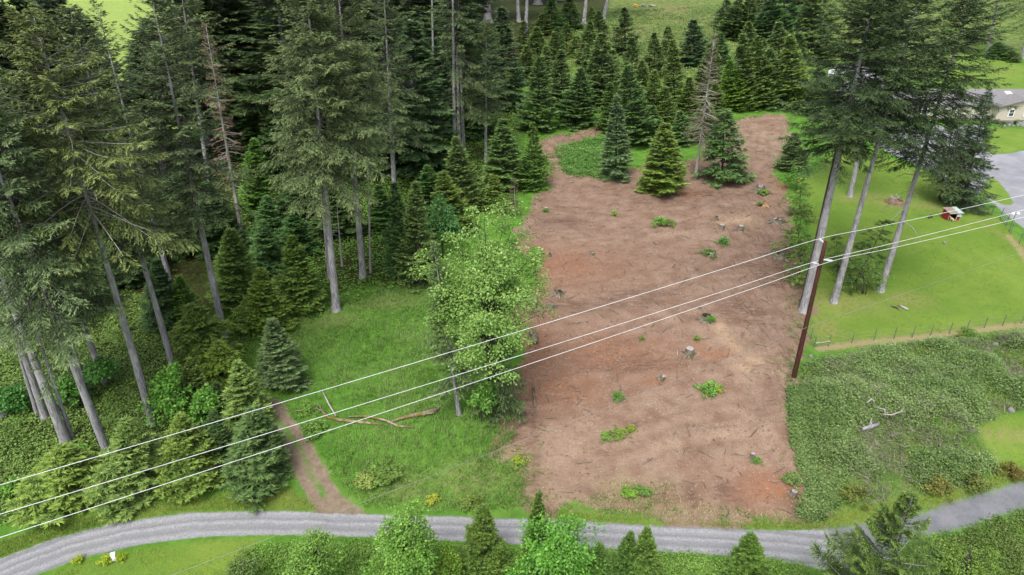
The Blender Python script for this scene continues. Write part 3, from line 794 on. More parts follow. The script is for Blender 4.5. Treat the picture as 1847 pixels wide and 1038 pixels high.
def leafy_tree(bx, by, tx, ty, wpx, label, seed, mat='maple', nclump=120, nleaf=46, ls=.24, z0f=.3, r=.2, tint=(1, 1, 1), cr=.8, name='maple_tree', cat='tree', group=None, bark='darkbark', stems=1, skirt=0, flat=.55):
    b, h, lx, d = tree_frame(bx, by, tx, ty)
    dist = (Vector(b) - Vector((0, 0, CAM_H))).length
    R = wpx * .5 / FPX * dist * .86
    g, C = leafy_geo(seed, h, R, h * z0f, nclump, nleaf, ls, flat, cr, skirt)
    g = (g[0] + np.outer(g[0][:, 2] / h, (lx, 0, 0)), *g[1:])
    C = C + np.outer(C[:, 2] / h, (lx, 0, 0))
    t = thing(name, b, label, cat, group)
    r_ = random.Random(seed)
    m = MB()
    hub = [Vector((lx * f, 0, h * f)) for f in (0, .12, .3, .5, .72)]
    for s in range(stems):
        o = Vector((r_.uniform(-.3, .3), r_.uniform(-.3, .3), 0)) * (s > 0)
        m.tube([p + o * (1 + k * .4) - Vector((0, 0, .3 if k == 0 else 0)) for k, p in enumerate(hub)], [r * 1.5, r, r * .85, r * .6, r * .25], 8, True, .06, seed + s)
    m.build('trunk', M[bark], t, True)
    m = MB()
    for c in C[:: max(1, len(C) // 70)]:
        c = Vector(c); zf = min(.7, max(.10, (c.z / h) * .62)); p0 = Vector((lx * zf, 0, h * zf))
        md = (p0 + c) * .5 + Vector((0, 0, .06 * h))
        m.tube([p0, md, c], [r * .32, r * .2, r * .06], 4, False)
    l = m.build('limbs', M[bark], t); l['kind'] = 'stuff'
    c = link('crown', kites(*g, M[mat], 'crown', .5, .0), t); c.color = (*tint, 1)
    return t

BUSHV = {}
def shrub(px, py, wpx, hpx, label, k=0, mat='bush', tint=(1, 1, 1), name='shrub', cat='shrub', group=None):
    """a low plant: a few stems under a dome of leaves (shared shapes)"""
    key = (k, mat)
    if key not in BUSHV:
        g, C = leafy_geo(900 + k * 13, 1.0, .5, .06, 34, 26, .085, .7, .17, .6)
        m = MB(); r_ = random.Random(k)
        for j in range(7):
            c = Vector(C[j * 4]); m.tube([(c.x * .1, c.y * .1, -.05), (c.x * .6, c.y * .6, c.z * .6), tuple(c)], [.02, .014, .006], 4, False)
        BUSHV[key] = (kites(*g, M[mat], 'foliage', .5), m.mesh('stems', M['darkbark']))
    b = on(px, py)
    dist = (Vector(b) - Vector((0, 0, CAM_H))).length
    w = wpx / FPX * dist; h = hpx / FPX * dist * .95
    t = thing(name, b, label, cat, group, rnd.random() * 6.28)
    f, s = BUSHV[key]
    for n_, me in (('foliage', f), ('stems', s)):
        o = link(n_, me, t); o.scale = (w, w, h); o.color = (tint[0] * 1.45, tint[1] * 1.45, tint[2] * 1.3, 1)
    return t

def sample_poly(poly, n, R_):
    lo = poly.min(0); hi = poly.max(0); out = []
    lo = np.maximum(lo, [-130, 24]); hi = np.minimum(hi, [260, 330])
    got = 0
    while got < n:
        q = lo + R_.random((n * 3, 2)) * (hi - lo)
        q = q[sdist(poly, q[:, 0], q[:, 1]) > 0]
        out.append(q); got += len(q)
    return np.concatenate(out)[:n]

def in_view(q, m=60):
    x, y = q[:, 0], q[:, 1]; z = hgt(x, y)
    d = y * CP - (z - CAM_H) * SP; up = y * SP + (z - CAM_H) * CP
    u = 923.5 + FPX * x / d; v = 519 - FPX * up / d
    return (u > -m) & (u < 1847 + m) & (v > -m) & (v < 1038 + m)

def carpet(name, pts, size, nleaf, ls, mat, label, tint=(1, 1, 1), seed=1, hmax=.6, cat=None, kind='stuff', upr=.9, tri=True, wr=.85):
    """one mass of low leafy growth following the ground"""
    R_ = np.random.default_rng(seed)
    n = len(pts)
    sz = size * R_.uniform(.5, 1.3, n)
    i = np.repeat(np.arange(n), nleaf)
    q = rand_unit(R_, len(i)) * (R_.random((len(i), 1)) ** .4); q[:, 2] = np.abs(q[:, 2])
    x = pts[i, 0] + q[:, 0] * sz[i]; y = pts[i, 1] + q[:, 1] * sz[i]
    z = gz(x, y) + q[:, 2] * hmax * (sz[i] / size) * (.35 + .9 * vnoise(x, y, .45, seed))
    nr = np.array([0, 0, upr]) + q * .5 + R_.normal(0, .4, (len(i), 3))
    dv = q * np.array([1, 1, .1]) + R_.normal(0, .6, (len(i), 3)); dv[:, 2] *= .4
    tint_ = np.clip(.25 + .6 * q[:, 2] * vnoise(x, y, .25, seed + 3) + R_.normal(0, .18, len(i)), 0, 1)  # leaves paler towards the top of each mound, top light painted in
    me = kites(np.stack([x, y, z], 1), dv, nr, ls * R_.uniform(.7, 1.4, len(i)), ls * wr * R_.uniform(.7, 1.2, len(i)), tint_, M[mat], name, .5, tri=tri)
    o = link(name, me); o.color = (*tint, 1)
    return tag(o, label, cat, None, kind)

def tufts(name, pts, h, nblade, label, seed=2, mat='grassblade', tint=(1, 1, 1), w=.05):
    R_ = np.random.default_rng(seed)
    i = np.repeat(np.arange(len(pts)), nblade)
    x = pts[i, 0] + R_.normal(0, .12, len(i)); y = pts[i, 1] + R_.normal(0, .12, len(i))
    a = R_.random(len(i)) * 6.28; ln_ = R_.uniform(.25, .95, len(i))
    dv = np.stack([np.cos(a) * ln_, np.sin(a) * ln_, np.ones(len(i)) * .7], 1)
    nr = np.stack([-np.cos(a) * .7, -np.sin(a) * .7, ln_], 1)
    hh = h * R_.uniform(.5, 1.3, len(i)) * (.5 + vnoise(x, y, .4, seed))
    me = kites(np.stack([x, y, gz(x, y) - .03], 1), dv, nr, hh, w, np.clip(vnoise(x, y, .3, seed + 1) + R_.normal(0, .2, len(i)), 0, 1), M[mat], name, .4, tri=True)
    o = link(name, me); o.color = (*tint, 1)
    return tag(o, label, None, None, 'stuff')

# ------------------------------------------------------------------ the tan house and the things in its yard
def build_house():
    a = on(1793, 223)                       # foot of the gable's left corner
    gl = max(float(gz(a.x + i, a.y + j)) for i in (-14, 0, 9) for j in (0, 6))
    base = Vector((a.x, a.y, gl - .15))
    t = thing('house', base, 'tan single storey house with grey shingle roof and white framed windows', 'house')
    W0, W1, D = -17.5, 16.0, 9.5            # main body runs along x behind the gable
    y0 = 1.6; EH = 2.75; RH = 4.35; GW = 8.6
    w = MB()
    w.box(((W0 + W1) / 2, y0 + D / 2, EH / 2), (W1 - W0, D, EH))
    w.build('wall', M['tanwall'], t)
    gm = MB()                               # gable wing wall, five-sided
    pr = [(0, 0), (GW, 0), (GW, EH), (GW / 2, EH + 1.15), (0, EH)]
    n = len(pr)
    vs = [(x, 0, z) for x, z in pr] + [(x, y0 + .6, z) for x, z in pr]
    gm.add(vs, [tuple(range(n)), tuple(reversed(range(n, 2 * n)))] + [(i, i + n, (i + 1) % n + n, (i + 1) % n) for i in range(n)])
    gm.build('gable_wall', M['tanwall'], t)
    def slab(name, quad, th, mat, par=t):
        q = [Vector(v) for v in quad]; nn = (q[1] - q[0]).cross(q[3] - q[0]).normalized()
        if nn.z < 0: nn = -nn
        m = MB(); m.add(q + [v + nn * th for v in q], [(3, 2, 1, 0), (4, 5, 6, 7), (0, 1, 5, 4), (1, 2, 6, 5), (2, 3, 7, 6), (3, 0, 4, 7)])
        return m.build(name, mat, par)
    yr = y0 + D / 2; ov = .5
    rf = slab('roof', [(W0 - ov, y0 - ov, EH - .12), (W1 + ov, y0 - ov, EH - .12), (W1 + ov, yr, RH), (W0 - ov, yr, RH)], .12, M['shingle'])
    slab('roof', [(W0 - ov, y0 + D + ov, EH - .12), (W1 + ov, y0 + D + ov, EH - .12), (W1 + ov, yr, RH), (W0 - ov, yr, RH)], .12, M['shingle'])
    gz_ = EH + 1.18; yb = y0 + D * .42
    slab('gable_roof', [(-ov, -ov, EH - .18), (-ov, yb - 1.6, EH - .18 + .04), (GW / 2, yb, gz_), (GW / 2, -ov, gz_)], .12, M['shingle'])
    slab('gable_roof', [(GW + ov, -ov, EH - .18), (GW + ov, yb - 1.6, EH - .18 + .04), (GW / 2, yb, gz_), (GW / 2, -ov, gz_)], .12, M['shingle'])
    for s_, x0 in ((1, -ov), (-1, GW + ov)):
        MB().tube([(x0, -ov - .03, EH - .16), (GW / 2, -ov - .03, gz_ + .02)], [.09, .09], 4).build('fascia', M['brownfascia'], t)
    def window(x, y, z, ww, hh):
        f = MB().box((x, y, z), (ww + .2, .08, hh + .2)).build('window', M['whitepaint'], t)
        for k in (-1, 1):
            o = MB().box((x, y - .045, z + k * hh * .25), (ww - .04, .03, hh * .5 - .07)).build('pane', M['glass'], f)
        return f
    window(2.5, -.05, 1.55, .85, 1.25); window(5.3, -.05, 1.55, .85, 1.25)
    window(-12.6, y0 - .05, 1.55, .9, 1.2); window(-7.2, y0 - .05, 1.55, .9, 1.2)
    MB().box((-9.9, y0 - .05, 1.05), (.95, .07, 2.1)).build('door', M['whitepaint'], t)
    sk = MB(); sk.box((4.2, y0 + 3.3, EH + 1.22), (1.0, 1.0, .35), 0, (math.atan2(RH - EH, D / 2 + ov), 0, 0)); sk.build('skylight', M['whitepaint'], t)
    fo = MB().box(((W0 + W1) / 2, y0 + D / 2, -.3), (W1 - W0 + .04, D + .04, .9)); fo.box((GW / 2, .7, -.3), (GW + .04, 1.5, .9)); fo.build('foundation', M['rock'], t)
    # bed in front of the gable
    b = base + Vector((4.1, -1.0, 0)); b.z = float(gz(b.x, b.y))
    ac = thing('outdoor_unit', b, 'grey metal box standing against the gable wall under the windows', 'metal box')
    MB().box((0, 0, .38), (1.0, .7, .76)).build('casing', M['chrome'], ac); MB().tube([(0, 0, .76), (0, 0, .80)], [.28, .28], 12).build('fan_grille', M['darkin'], ac)
    return base
HB = build_house()
for k, (px, py, w, hh, lb) in enumerate(((1797, 224, 11, 9, 'small dark shrub at the left foot of the gable wall'), (1808, 225, 9, 7, 'low reddish shrub beside the grey box by the gable wall'),
                                         (1834, 225, 12, 9, 'rounded green shrub to the right of the grey box by the gable wall'), (1845, 224, 9, 8, 'flowering pale shrub at the photo edge by the gable wall'))):
    shrub(px, py, w, hh, lb, k % 3, 'bush', ((.6, .7, .6), (1.1, .6, .6), (.8, .9, .7), (1.3, 1.1, 1.1))[k], group='shrubs along the tan house')
def stone(px, py, s, label, group=None, mat='rock', seed=0, name='rock'):
    b = on(px, py); r_ = random.Random(seed); vs = []; n = 8
    m = MB(); rings = [(-.2, .8), (.15, 1.0), (.42, .82), (.62, .42)]
    m.tube([(r_.uniform(-.06, .06) * s, r_.uniform(-.06, .06) * s, z * s) for z, q in rings], [q * s * .5 for z, q in rings], n, True, .14, seed)
    return place(link(name, m.mesh(name, M[mat], True)), b, label, 'rock', group)
def place(o, b, label, cat, group=None, rz=0):
    o.location = b; o.rotation_euler = (0, 0, rz); return tag(o, label, cat, group)
for k in range(6):
    stone(1803 + k * 8, 228 + (k % 2), .5 + .1 * (k % 3), 'small grey border stone in the bed along the gable wall', 'border stones by the house', seed=k)

def wheel(par, x, y, r=.36, w=.24):
    ty = MB().tube([(x, y - w / 2, r), (x, y + w / 2, r)], [r, r], 14).build('wheel', M['rubber'], par)
    MB().tube([(x, y - w / 2 - .015, r), (x, y + w / 2 + .015, r)], [r * .58, r * .58], 10).build('rim', M['chrome'], ty)

def van(loc, rz, label):
    t = thing('parked_van', loc, label, 'van', None, rz)
    prof = [(-2.4, .35), (2.45, .35), (2.5, .95), (1.75, 1.15), (1.1, 2.0), (-2.3, 2.08), (-2.45, 1.1)]
    n = len(prof); m = MB()
    vs = [(x, -.92, z) for x, z in prof] + [(x, .92, z) for x, z in prof]
    m.add(vs, [tuple(range(n)), tuple(reversed(range(n, 2 * n)))] + [(i, i + n, (i + 1) % n + n, (i + 1) % n) for i in range(n)])
    b = m.build('body', M['carwhite'], t)
    bv = b.modifiers.new('bevel', 'BEVEL'); bv.width = .07; bv.segments = 2
    q = MB(); q.add([(1.72, -.78, 1.21), (1.72, .78, 1.21), (1.16, .74, 1.93), (1.16, -.74, 1.93)], [(0, 1, 2, 3)])
    for v in range(4): q.v[v] = (q.v[v][0] + .03, q.v[v][1], q.v[v][2] + .02)
    q.build('windscreen', M['glass'], t)
    for s in (-1, 1):
        MB().box((.55, s * .925, 1.5), (.9, .02, .5)).build('side_window', M['glass'], t)
        MB().box((-.9, s * .925, 1.5), (1.5, .02, .45)).build('side_window', M['glass'], t)
        MB().box((2.5, s * .68, .78), (.05, .3, .18)).build('headlight', M['whitepaint'], t)
        for x in (-1.55, 1.5): wheel(t, x, s * .86)
    MB().box((2.52, 0, .45), (.1, 1.7, .2)).build('bumper', M['chrome'], t)
def trailer(loc, rz, label):
    t = thing('camper_trailer', loc, label, 'trailer', None, rz)
    b = MB().box((0, 0, 1.65), (5.6, 2.2, 2.1)).build('body', M['carwhite'], t)
    bv = b.modifiers.new('bevel', 'BEVEL'); bv.width = .22; bv.segments = 3
    MB().box((.4, 0, 2.74), (.7, .6, .14)).build('roof_vent', M['chrome'], t)
    for s in (-1, 1):
        for x in (-1.6, 1.3): MB().box((x, s * 1.105, 1.9), (.9, .03, .55)).build('window', M['glass'], t)
        for x in (-.45, .4): wheel(t, x, s * 1.0, .33)
    MB().box((-.2, -1.11, 1.55), (.6, .03, 1.7)).build('door', M['whitepaint'], t)
    MB().tube([(2.7, 0, .5), (4.0, 0, .45)], [.06, .05], 6).build('tow_bar', M['chrome'], t)
van(on(1552, 205), 1.15, 'white van parked on the driveway seen between the fir branches')
trailer(on(1512, 148), .5, 'white camper trailer behind the firs beyond the white van')
t = thing('plastic_barrel', on(1574, 214), 'bright blue barrel standing beside the white van', 'barrel')
MB().tube([(0, 0, z) for z in (0, .05, .3, .33, .6, .63, .88, .92)], [.27, .29, .30, .315, .30, .315, .29, .27], 14).build('drum', M['bluedrum'], t, True)
MB().tube([(0, 0, .92), (0, 0, .95)], [.24, .24], 12).build('lid', M['bluedrum'], t)

def shed():
    b = on(1714, 395)
    t = thing('animal_shelter', b, 'small red shelter with open front and pale tin roof', 'shed', None, .12)
    t.scale = (.70, .70, .74)
    W, D, H1, H2 = 2.5, 1.7, 1.35, 1.75
    for k in range(9):       # left side boards, drawn one by one
        MB().box((-W / 2, -D / 2 + D / 9 * (k + .5), (H1 + .1) / 2), (.06, D / 9 - .02, H1 + (H2 - H1) * (k + .5) / 9 * .3)).build('plank', M['redpaint'], t)
    for k in range(6):
        MB().box((.38 + (W / 2 - .38) / 6 * (k + .5), -D / 2, .36), ((W / 2 - .38) / 6 - .02, .06, .72)).build('plank', M['redpaint'], t)
    for k in range(9):
        MB().box((W / 2, -D / 2 + D / 9 * (k + .5), H1 / 2), (.06, D / 9 - .02, H1)).build('plank', M['redpaint'], t)
    MB().box((0, D / 2, H2 / 2), (W, .06, H2)).build('back_wall', M['darkin'], t)
    MB().box((0, 0, .04), (W - .1, D - .1, .08)).build('floor_boards', M['darkin'], t)
    for x in (-W / 2 + .06, .38, W / 2 - .06): MB().box((x, -D / 2 - .05, H1 / 2), (.10, .08, H1)).build('corner_post', M['deadwood'], t)
    for k, mt in ((0, 'rustroof'), (1, 'rustroof'), (2, 'tinroof')):
        x = -W / 2 - .15 + (W + .3) / 3 * (k + .5)
        MB().box((x, -.1, H1 + .28), ((W + .3) / 3 - .015, D + .7, .05), 0, (.16, 0, 0)).build('roof_panel', M[mt], t)
    MB().box((0, -D / 2 - .42, H1 + .18), (W + .3, .05, .12)).build('eave_board', M['tinroof'], t)
    MB().box((W / 2 - .44, -D / 2 - .10, 1.0), (.88, .04, .55), 0, (-.35, 0, 0)).build('hatch', M['tinroof'], t)
shed()

def animal(px, py, rz, L, mat, label, cat, name, graze=False):
    """one skinned body: trunk, neck, head, four jointed legs, tail"""
    b = on(px, py)
    h = L * .62
    V = []; E = []; Rr = []
    def v(x, y, z, r): V.append((x * L, y * L, z * L)); Rr.append(r * L); return len(V) - 1
    hip = v(-.30, 0, .56, .155); mid = v(0, 0, .54, .175); sh = v(.28, 0, .58, .165)
    E += [(hip, mid), (mid, sh)]
    nk = v(.45, 0, .70 if not graze else .48, .095); hd = v(.57, 0, .82 if not graze else .22, .085); mz = v(.72, 0, .77 if not graze else .10, .05)
    E += [(sh, nk), (nk, hd), (hd, mz)]
    tl_ = v(-.42, 0, .56, .04); t2 = v(-.47, 0, .42, .03); E += [(hip, tl_), (tl_, t2)]
    for s in (-1, 1):
        a = v(.27, s * .10, .40, .07); k = v(.28, s * .10, .22, .042); f = v(.27, s * .10, .03, .04); E += [(sh, a), (a, k), (k, f)]
        a = v(-.27, s * .10, .40, .085); k = v(-.36, s * .10, .22, .042); f = v(-.32, s * .10, .03, .04); E += [(hip, a), (a, k), (k, f)]
        er = v(.55, s * .13, .86 if not graze else .27, .03); E += [(hd, er)]
    me = bpy.data.meshes.new(name); me.from_pydata(V, E, [])
    o = link(name, me, None, M[mat])
    sk = o.modifiers.new('skin', 'SKIN')
    for i, r in enumerate(Rr):
        me.skin_vertices[0].data[i].radius = (r, r)
    me.skin_vertices[0].data[0].use_root = True
    ss = o.modifiers.new('smooth', 'SUBSURF'); ss.levels = 1; ss.render_levels = 1
    return place(o, b, label, cat, None, rz)
animal(1716, 400, 1.9, .72, 'wool', 'tan woolly goat standing in the open front of the red shelter', 'goat', 'goat')
animal(1677, 394, .5, .75, 'blackfur', 'black animal grazing on the lawn beside the red shelter', 'goat', 'goat', True)

# ------------------------------------------------------------------ power pole, conductors and low cable
POLE_B = on(1432, 680)
def build_pole():
    _, H_, lx, d = tree_frame(1432, 680, 1489, 436)
    t = thing('utility_pole', POLE_B, 'tall dark red brown wooden power pole at the edge of the clearing', 'utility pole')
    MB().tube([(lx * f, 0, H_ * f) for f in (-.08, 0, .3, .6, .9, 1.0)], [.23, .22, .20, .18, .165, .15], 12, True, .03, 3).build('pole', M['pole'], t, True)
    arms = []
    def arm(zf, tip):
        p0 = Vector((lx * zf, 0, H_ * zf)); p1 = Vector(tip) - POLE_B
        a = MB().tube([p0, p0.lerp(p1, .5), p1], [.07, .06, .045], 7).build('insulator_arm', M['steel'], t)
        for q in (.55, .7, .85): MB().tube([p0.lerp(p1, q - .02), p0.lerp(p1, q + .02)], [.10, .10], 10).build('insulator_disc', M['steel'], a)
    return t, H_, lx, arm
PT, PH, PLX, ARM = build_pole()
def pole_pt(zf): return POLE_B + Vector((PLX * zf, 0, PH * zf))
tipA = at_depth(1478, 431, POLE_B.y + .25); tipB = at_depth(1465, 474, POLE_B.y - .1); tipC = at_depth(1502, 471, POLE_B.y + .1)
ARM(.985, tipA)
q1 = at_depth(1478, 485, POLE_B.y - .2); ARM(.845, tipB); ARM(.88, tipC)
def zz(px, py, z): return at_z(px, py, z)
def cable(name, pts, r, mat, label, cat, group):
    """smooth line through the given 3D points (Catmull-Rom), as one thin tube"""
    P_ = [Vector(p) for p in pts]; out = []
    for i in range(len(P_) - 1):
        a = P_[max(i - 1, 0)]; b = P_[i]; c = P_[i + 1]; d = P_[min(i + 2, len(P_) - 1)]
        for k in range(10):
            u = k / 10
            out.append(.5 * ((2 * b) + (c - a) * u + (2 * a - 5 * b + 4 * c - d) * u * u + (3 * b - a - 3 * c + d) * u ** 3))
    out.append(P_[-1])
    m = MB().tube(out, [r] * len(out), 6)
    return tag(link(name, m.mesh(name, M[mat], True)), label, cat, group)
def span(anchor, left_px, right_px, zl, zr, sagl, sagr):
    L = zz(*left_px, zl); Rr = zz(*right_px, zr)
    def seg(a, b, sag, n):
        return [a.lerp(b, k / n) - Vector((0, 0, sag * 4 * (k / n) * (1 - k / n))) for k in range(n + 1)]
    L2 = L + (L - anchor) * .35; R2 = Rr + (Rr - anchor) * .5
    return list(reversed(seg(anchor, L2, sagl, 10)))[:-1] + seg(anchor, R2, sagr, 6)
g_ = 'overhead power lines on the pole'
ZP = POLE_B.z + PH
cable('power_line', span(tipA, (0, 867), (1847, 349), ZP - 2.6, ZP + .2, .35, .2), .018, 'wire', 'topmost white overhead wire running from the arm at the pole tip', 'power line', g_)
cable('power_line', span(tipB, (0, 920), (1847, 376), ZP - 4.0, ZP - 1.2, .35, .2), .018, 'wire', 'middle white overhead wire of the three on the power pole', 'power line', g_)
cable('power_line', span(tipC, (0, 962), (1847, 389), ZP - 4.6, ZP - 1.4, .35, .2), .018, 'wire', 'lowest of the three white overhead wires on the power pole', 'power line', g_)
lowa = pole_pt(.40) + Vector((0, -.2, 0))
cable('telephone_cable', span(lowa, (680, 893), (1847, 452), lowa.z - .6, lowa.z + .8, .2, .1), .012, 'thinwire', 'thin dull cable crossing low over the clearing below the white wires', 'cable', None)

# ------------------------------------------------------------------ fences
def fence(pixels, hpx, label, wires=(.25, .55, .9), r=.045, posth=1.25, rail=None, mat='fencepost'):
    b0 = on(*pixels[0])
    t = thing('wire_fence', b0, label, 'fence')
    tops = []
    for px, py in pixels:
        p = on(px, py) - b0
        MB().tube([p + Vector((0, 0, -.3)), p + Vector((0, 0, posth))], [r, r * .9], 6).build('post', M[mat], t)
        tops.append(p)
    for w in wires:
        MB().tube([p + Vector((0, -.04, posth * w)) for p in tops], [.006] * len(tops), 4).build('fence_wire', M['thinwire'], t)
    return t
fence([(1462, 612), (1468, 627), (1494, 625), (1536, 619), (1576, 614), (1612, 611), (1645, 609), (1678, 606), (1712, 602), (1743, 597), (1775, 592), (1808, 588), (1842, 584), (1880, 580)], 20,
      'long wire fence on dark posts between the lawn and the brambles')
b = on(1468, 627)
t = thing('fence_rail', b, 'pale wooden rail nailed between the first fence posts near the power pole', 'rail')
e = on(1494, 625) - b
MB().tube([Vector((0, -.08, .55)), e + Vector((0, -.08, .6))], [.06, .055], 6).build('rail', M['deadwood'], t)
MB().tube([Vector((0, -.08, .5)), Vector((0, -.08, .6))], [.07, .07], 6).build('bracket', M['fencepost'], t)
fence([(1740, 381), (1788, 389), (1804, 396)], 20, 'short wire fence beside the driveway near the red shelter', (.3, .6, .9), .05, 1.6)
fence([(1814, 408), (1822, 422), (1838, 440), (1856, 470), (1880, 500)], 20, 'wire fence running down the lawn from the farm gate', (.4, .8), .05, 1.5)
fence([(1700, 124), (1770, 128), (1800, 131), (1826, 137), (1850, 150), (1900, 168)], 20, 'distant rusty post fence on the grass behind the tan house', (.5, .9), .07, 1.5, mat='orangewood')
def gate():
    a = on(1804, 396); b = on(1814, 408)
    t = thing('farm_gate', a, 'grey tubular farm gate at the driveway between two fences', 'gate')
    e = b - a
    for z in (.25, .5, .75, 1.0, 1.25): MB().tube([Vector((0, 0, z)), e + Vector((0, 0, z))], [.03, .03], 6).build('bar', M['chrome'], t)
    for f in (.02, .5, .98): MB().tube([e * f + Vector((0, 0, .2)), e * f + Vector((0, 0, 1.3))], [.035, .035], 6).build('upright', M['chrome'], t)
gate()
b = on(1820, 418)
t = thing('yard_light', b, 'pale twin headed lamp on a thin post by the driveway', 'lamp post')
MB().tube([(0, 0, -.2), (0, 0, 2.4)], [.05, .04], 8).build('post', M['fencepost'], t)
for s in (-1, 1): MB().tube([(s * .32, 0, 2.3), (s * .32, 0, 2.42), (s * .32, 0, 2.62)], [.10, .2, .08], 8).build('lamp_head', M['whitepaint'], t)
MB().tube([(-.32, 0, 2.4), (.32, 0, 2.4)], [.03, .03], 6).build('bracket', M['fencepost'], t)

# utility box among the yellow bushes by the road
b = on(207, 1010)
t = thing('utility_box', b, 'white utility box standing between two yellow bushes by the gravel road', 'utility box', None, .4)
o = MB().box((0, 0, .28), (.26, .2, .56)).build('cabinet', M['whitepaint'], t)
MB().box((0, 0, .58), (.30, .24, .05)).build('lid', M['whitepaint'], t)
MB().box((0, -.11, .28), (.2, .02, .4)).build('door', M['carwhite'], t)
for px, py, w, h, lb in ((140, 1014, 16, 14, 'round yellow bush standing alone on the grass by the gravel road'), (191, 1017, 17, 19, 'larger round yellow bush to the left of the white utility box'), (220, 1010, 14, 14, 'small yellow bush to the right of the white utility box')):
    shrub(px, py, w, h, lb, 1, 'bush', (1.75, 1.5, .35))

# ------------------------------------------------------------------ stumps, logs and leavings on the cleared ground
def stump(px, py, w, hgt_, label, seed=0, top='cutwood', mat='stump', lean=(0, 0), roots=4, broken=False):
    b = on(px, py); r_ = random.Random(seed)
    d = (b - Vector((0, 0, CAM_H))).length
    r = w / FPX * d * .40; h = hgt_ / FPX * d * .85
    t = thing('tree_stump', b, label, 'stump')
    n = 12; m = MB()
    lx, ly = lean
    m.tube([(lx * z * h, ly * z * h, z * h) for z in (-.3, 0, .25, .6, 1.0)], [r * 1.5, r * 1.35, r * 1.1, r, r * .96], n, not broken, .07, seed)
    m.build('trunk', M[mat], t, False)
    if broken:
        for k in range(5):
            a = r_.random() * 6.28; q = Vector((math.cos(a) * r * .6, math.sin(a) * r * .6, h * .8))
            MB().tube([q, q * .9 + Vector((0, 0, h * r_.uniform(.3, .7)))], [r * .28, r * .05], 5).build('splinter', M[top], t)
    else:
        MB().tube([(lx * h, ly * h, h + .003), (lx * h, ly * h, h + .03)], [r * .9, r * .87], 14, True, .05, seed).build('cut_face', M[top], t)
    for k in range(roots):
        a = k * 6.28 / roots + r_.random(); dv = Vector((math.cos(a), math.sin(a), 0))
        MB().tube([dv * r * .7 + Vector((0, 0, h * .35)), dv * r * 1.7 + Vector((0, 0, .06)), dv * r * 2.4 + Vector((0, 0, -.06))], [r * .4, r * .26, r * .1], 6, True, .1, seed + k).build('root', M[mat], t)
    return t
stump(1243, 640, 18, 16, 'large upright stump with pale sawn top and mossy side in mid clearing', 1)
stump(1193, 684, 11, 9, 'small tilted grey stump beside a streak of orange dirt', 2, lean=(.35, -.1))
stump(1273, 578, 20, 12, 'dark rotten root stump with ferns at the head of the tan chip strip', 3, 'darkin', broken=True, roots=6)
stump(1357, 826, 9, 12, 'short grey stump with sprouts in the lower right of the clearing', 4)
stump(1068, 459, 11, 5, 'low splintered stump among thin brush in the upper left of the clearing', 5, broken=True)
stump(992, 462, 7, 5, 'tiny dark stump on the left side above the mossy mounds', 6, 'darkin')
stump(995, 554, 14, 7, 'low moss covered stump by the left edge of the clearing', 7, 'stump', roots=5)
stump(1008, 530, 20, 5, 'flat dark root mound just above the mossy stump', 8, 'darkin', roots=7, broken=True)
stump(1292, 395, 7, 6, 'small dark stump below the drooping tree, topmost of its cluster', 9, 'darkin')
stump(1302, 411, 11, 7, 'grey stump with red dirt beneath it, next to orange sawdust', 10, 'cutwood')
stump(1336, 414, 11, 8, 'grey stump to the right of the orange sawdust', 11)
stump(1308, 436, 10, 7, 'grey stump half hidden by a green sprouting plant', 12)
stump(1284, 461, 12, 6, 'grey stump with green leaves on both sides, lowest of its cluster', 13)
stump(1371, 344, 18, 10, 'large weathered grey stump with a green shrub at the upper right of the clearing', 14, 'deadwood', roots=5, broken=True)
stump(1380, 372, 12, 10, 'orange torn stump with a green tuft, below the large weathered stump', 15, 'orangewood', 'orangewood', broken=True)
stump(1401, 401, 20, 6, 'long low grey root stump by the right edge of the clearing', 16, 'deadwood', roots=6, broken=True)
stump(1405, 462, 24, 6, 'broad rotten root mat under the white wire at the right edge', 17, 'stump', roots=8, broken=True)
stump(1440, 462, 14, 6, 'bark covered stump against the saplings under the white wire', 18, 'stump', roots=5)
stump(985, 381, 9, 7, 'small stump with sprouts at the upper left corner of the clearing', 19)
stump(1118, 716, 8, 8, 'small stump hidden in a leafy sprout left of the lower clearing', 20)
stump(1432, 892, 12, 9, 'grey stump in the brush at the lower right corner of the clearing', 21, 'cutwood', roots=5)
def log(pts, rads, mat, label, name='log', cat='log', group=None, seed=0, ends=None, n=8):
    b = on(*pts[0][:2]); q = []
    for (px, py, lift), r in zip(pts, rads):
        p = on(px, py); p.z += lift + r * .7; q.append(p - b)
    t = thing(name, b, label, cat, group)
    MB().tube(q, rads, n, True, .13, seed).build('trunk', M[mat], t, True)
    if ends:
        for i, dv, L, r in ends:
            MB().tube([q[i], q[i] + Vector(dv) * L * .6, q[i] + Vector(dv) * L + Vector((0, 0, .1))], [r, r * .7, r * .25], 6, True, .1, seed).build('broken_branch', M[mat], t)
    return t
fg = 'fallen limbs across the grass'
log([(582, 748, .3), (592, 756, .1), (611, 760, .05), (649, 764, .05), (690, 767, 0)], [.07, .12, .12, .12, .08], 'mosslog', 'long mossy fallen limb with a forked white end lying on the grass', 'fallen_limb', 'fallen limb', fg, 1, [(0, (-.3, .2, .8), .9, .07), (0, (-.8, .1, .4), .7, .06)])
log([(628, 754, .1), (664, 757, .3), (696, 764, .25), (719, 772, .1), (747, 773, .05)], [.05, .09, .10, .09, .07], 'mosslog', 'mossy fallen limb crossing over the others with a pale broken end', 'fallen_limb', 'fallen limb', fg, 2)
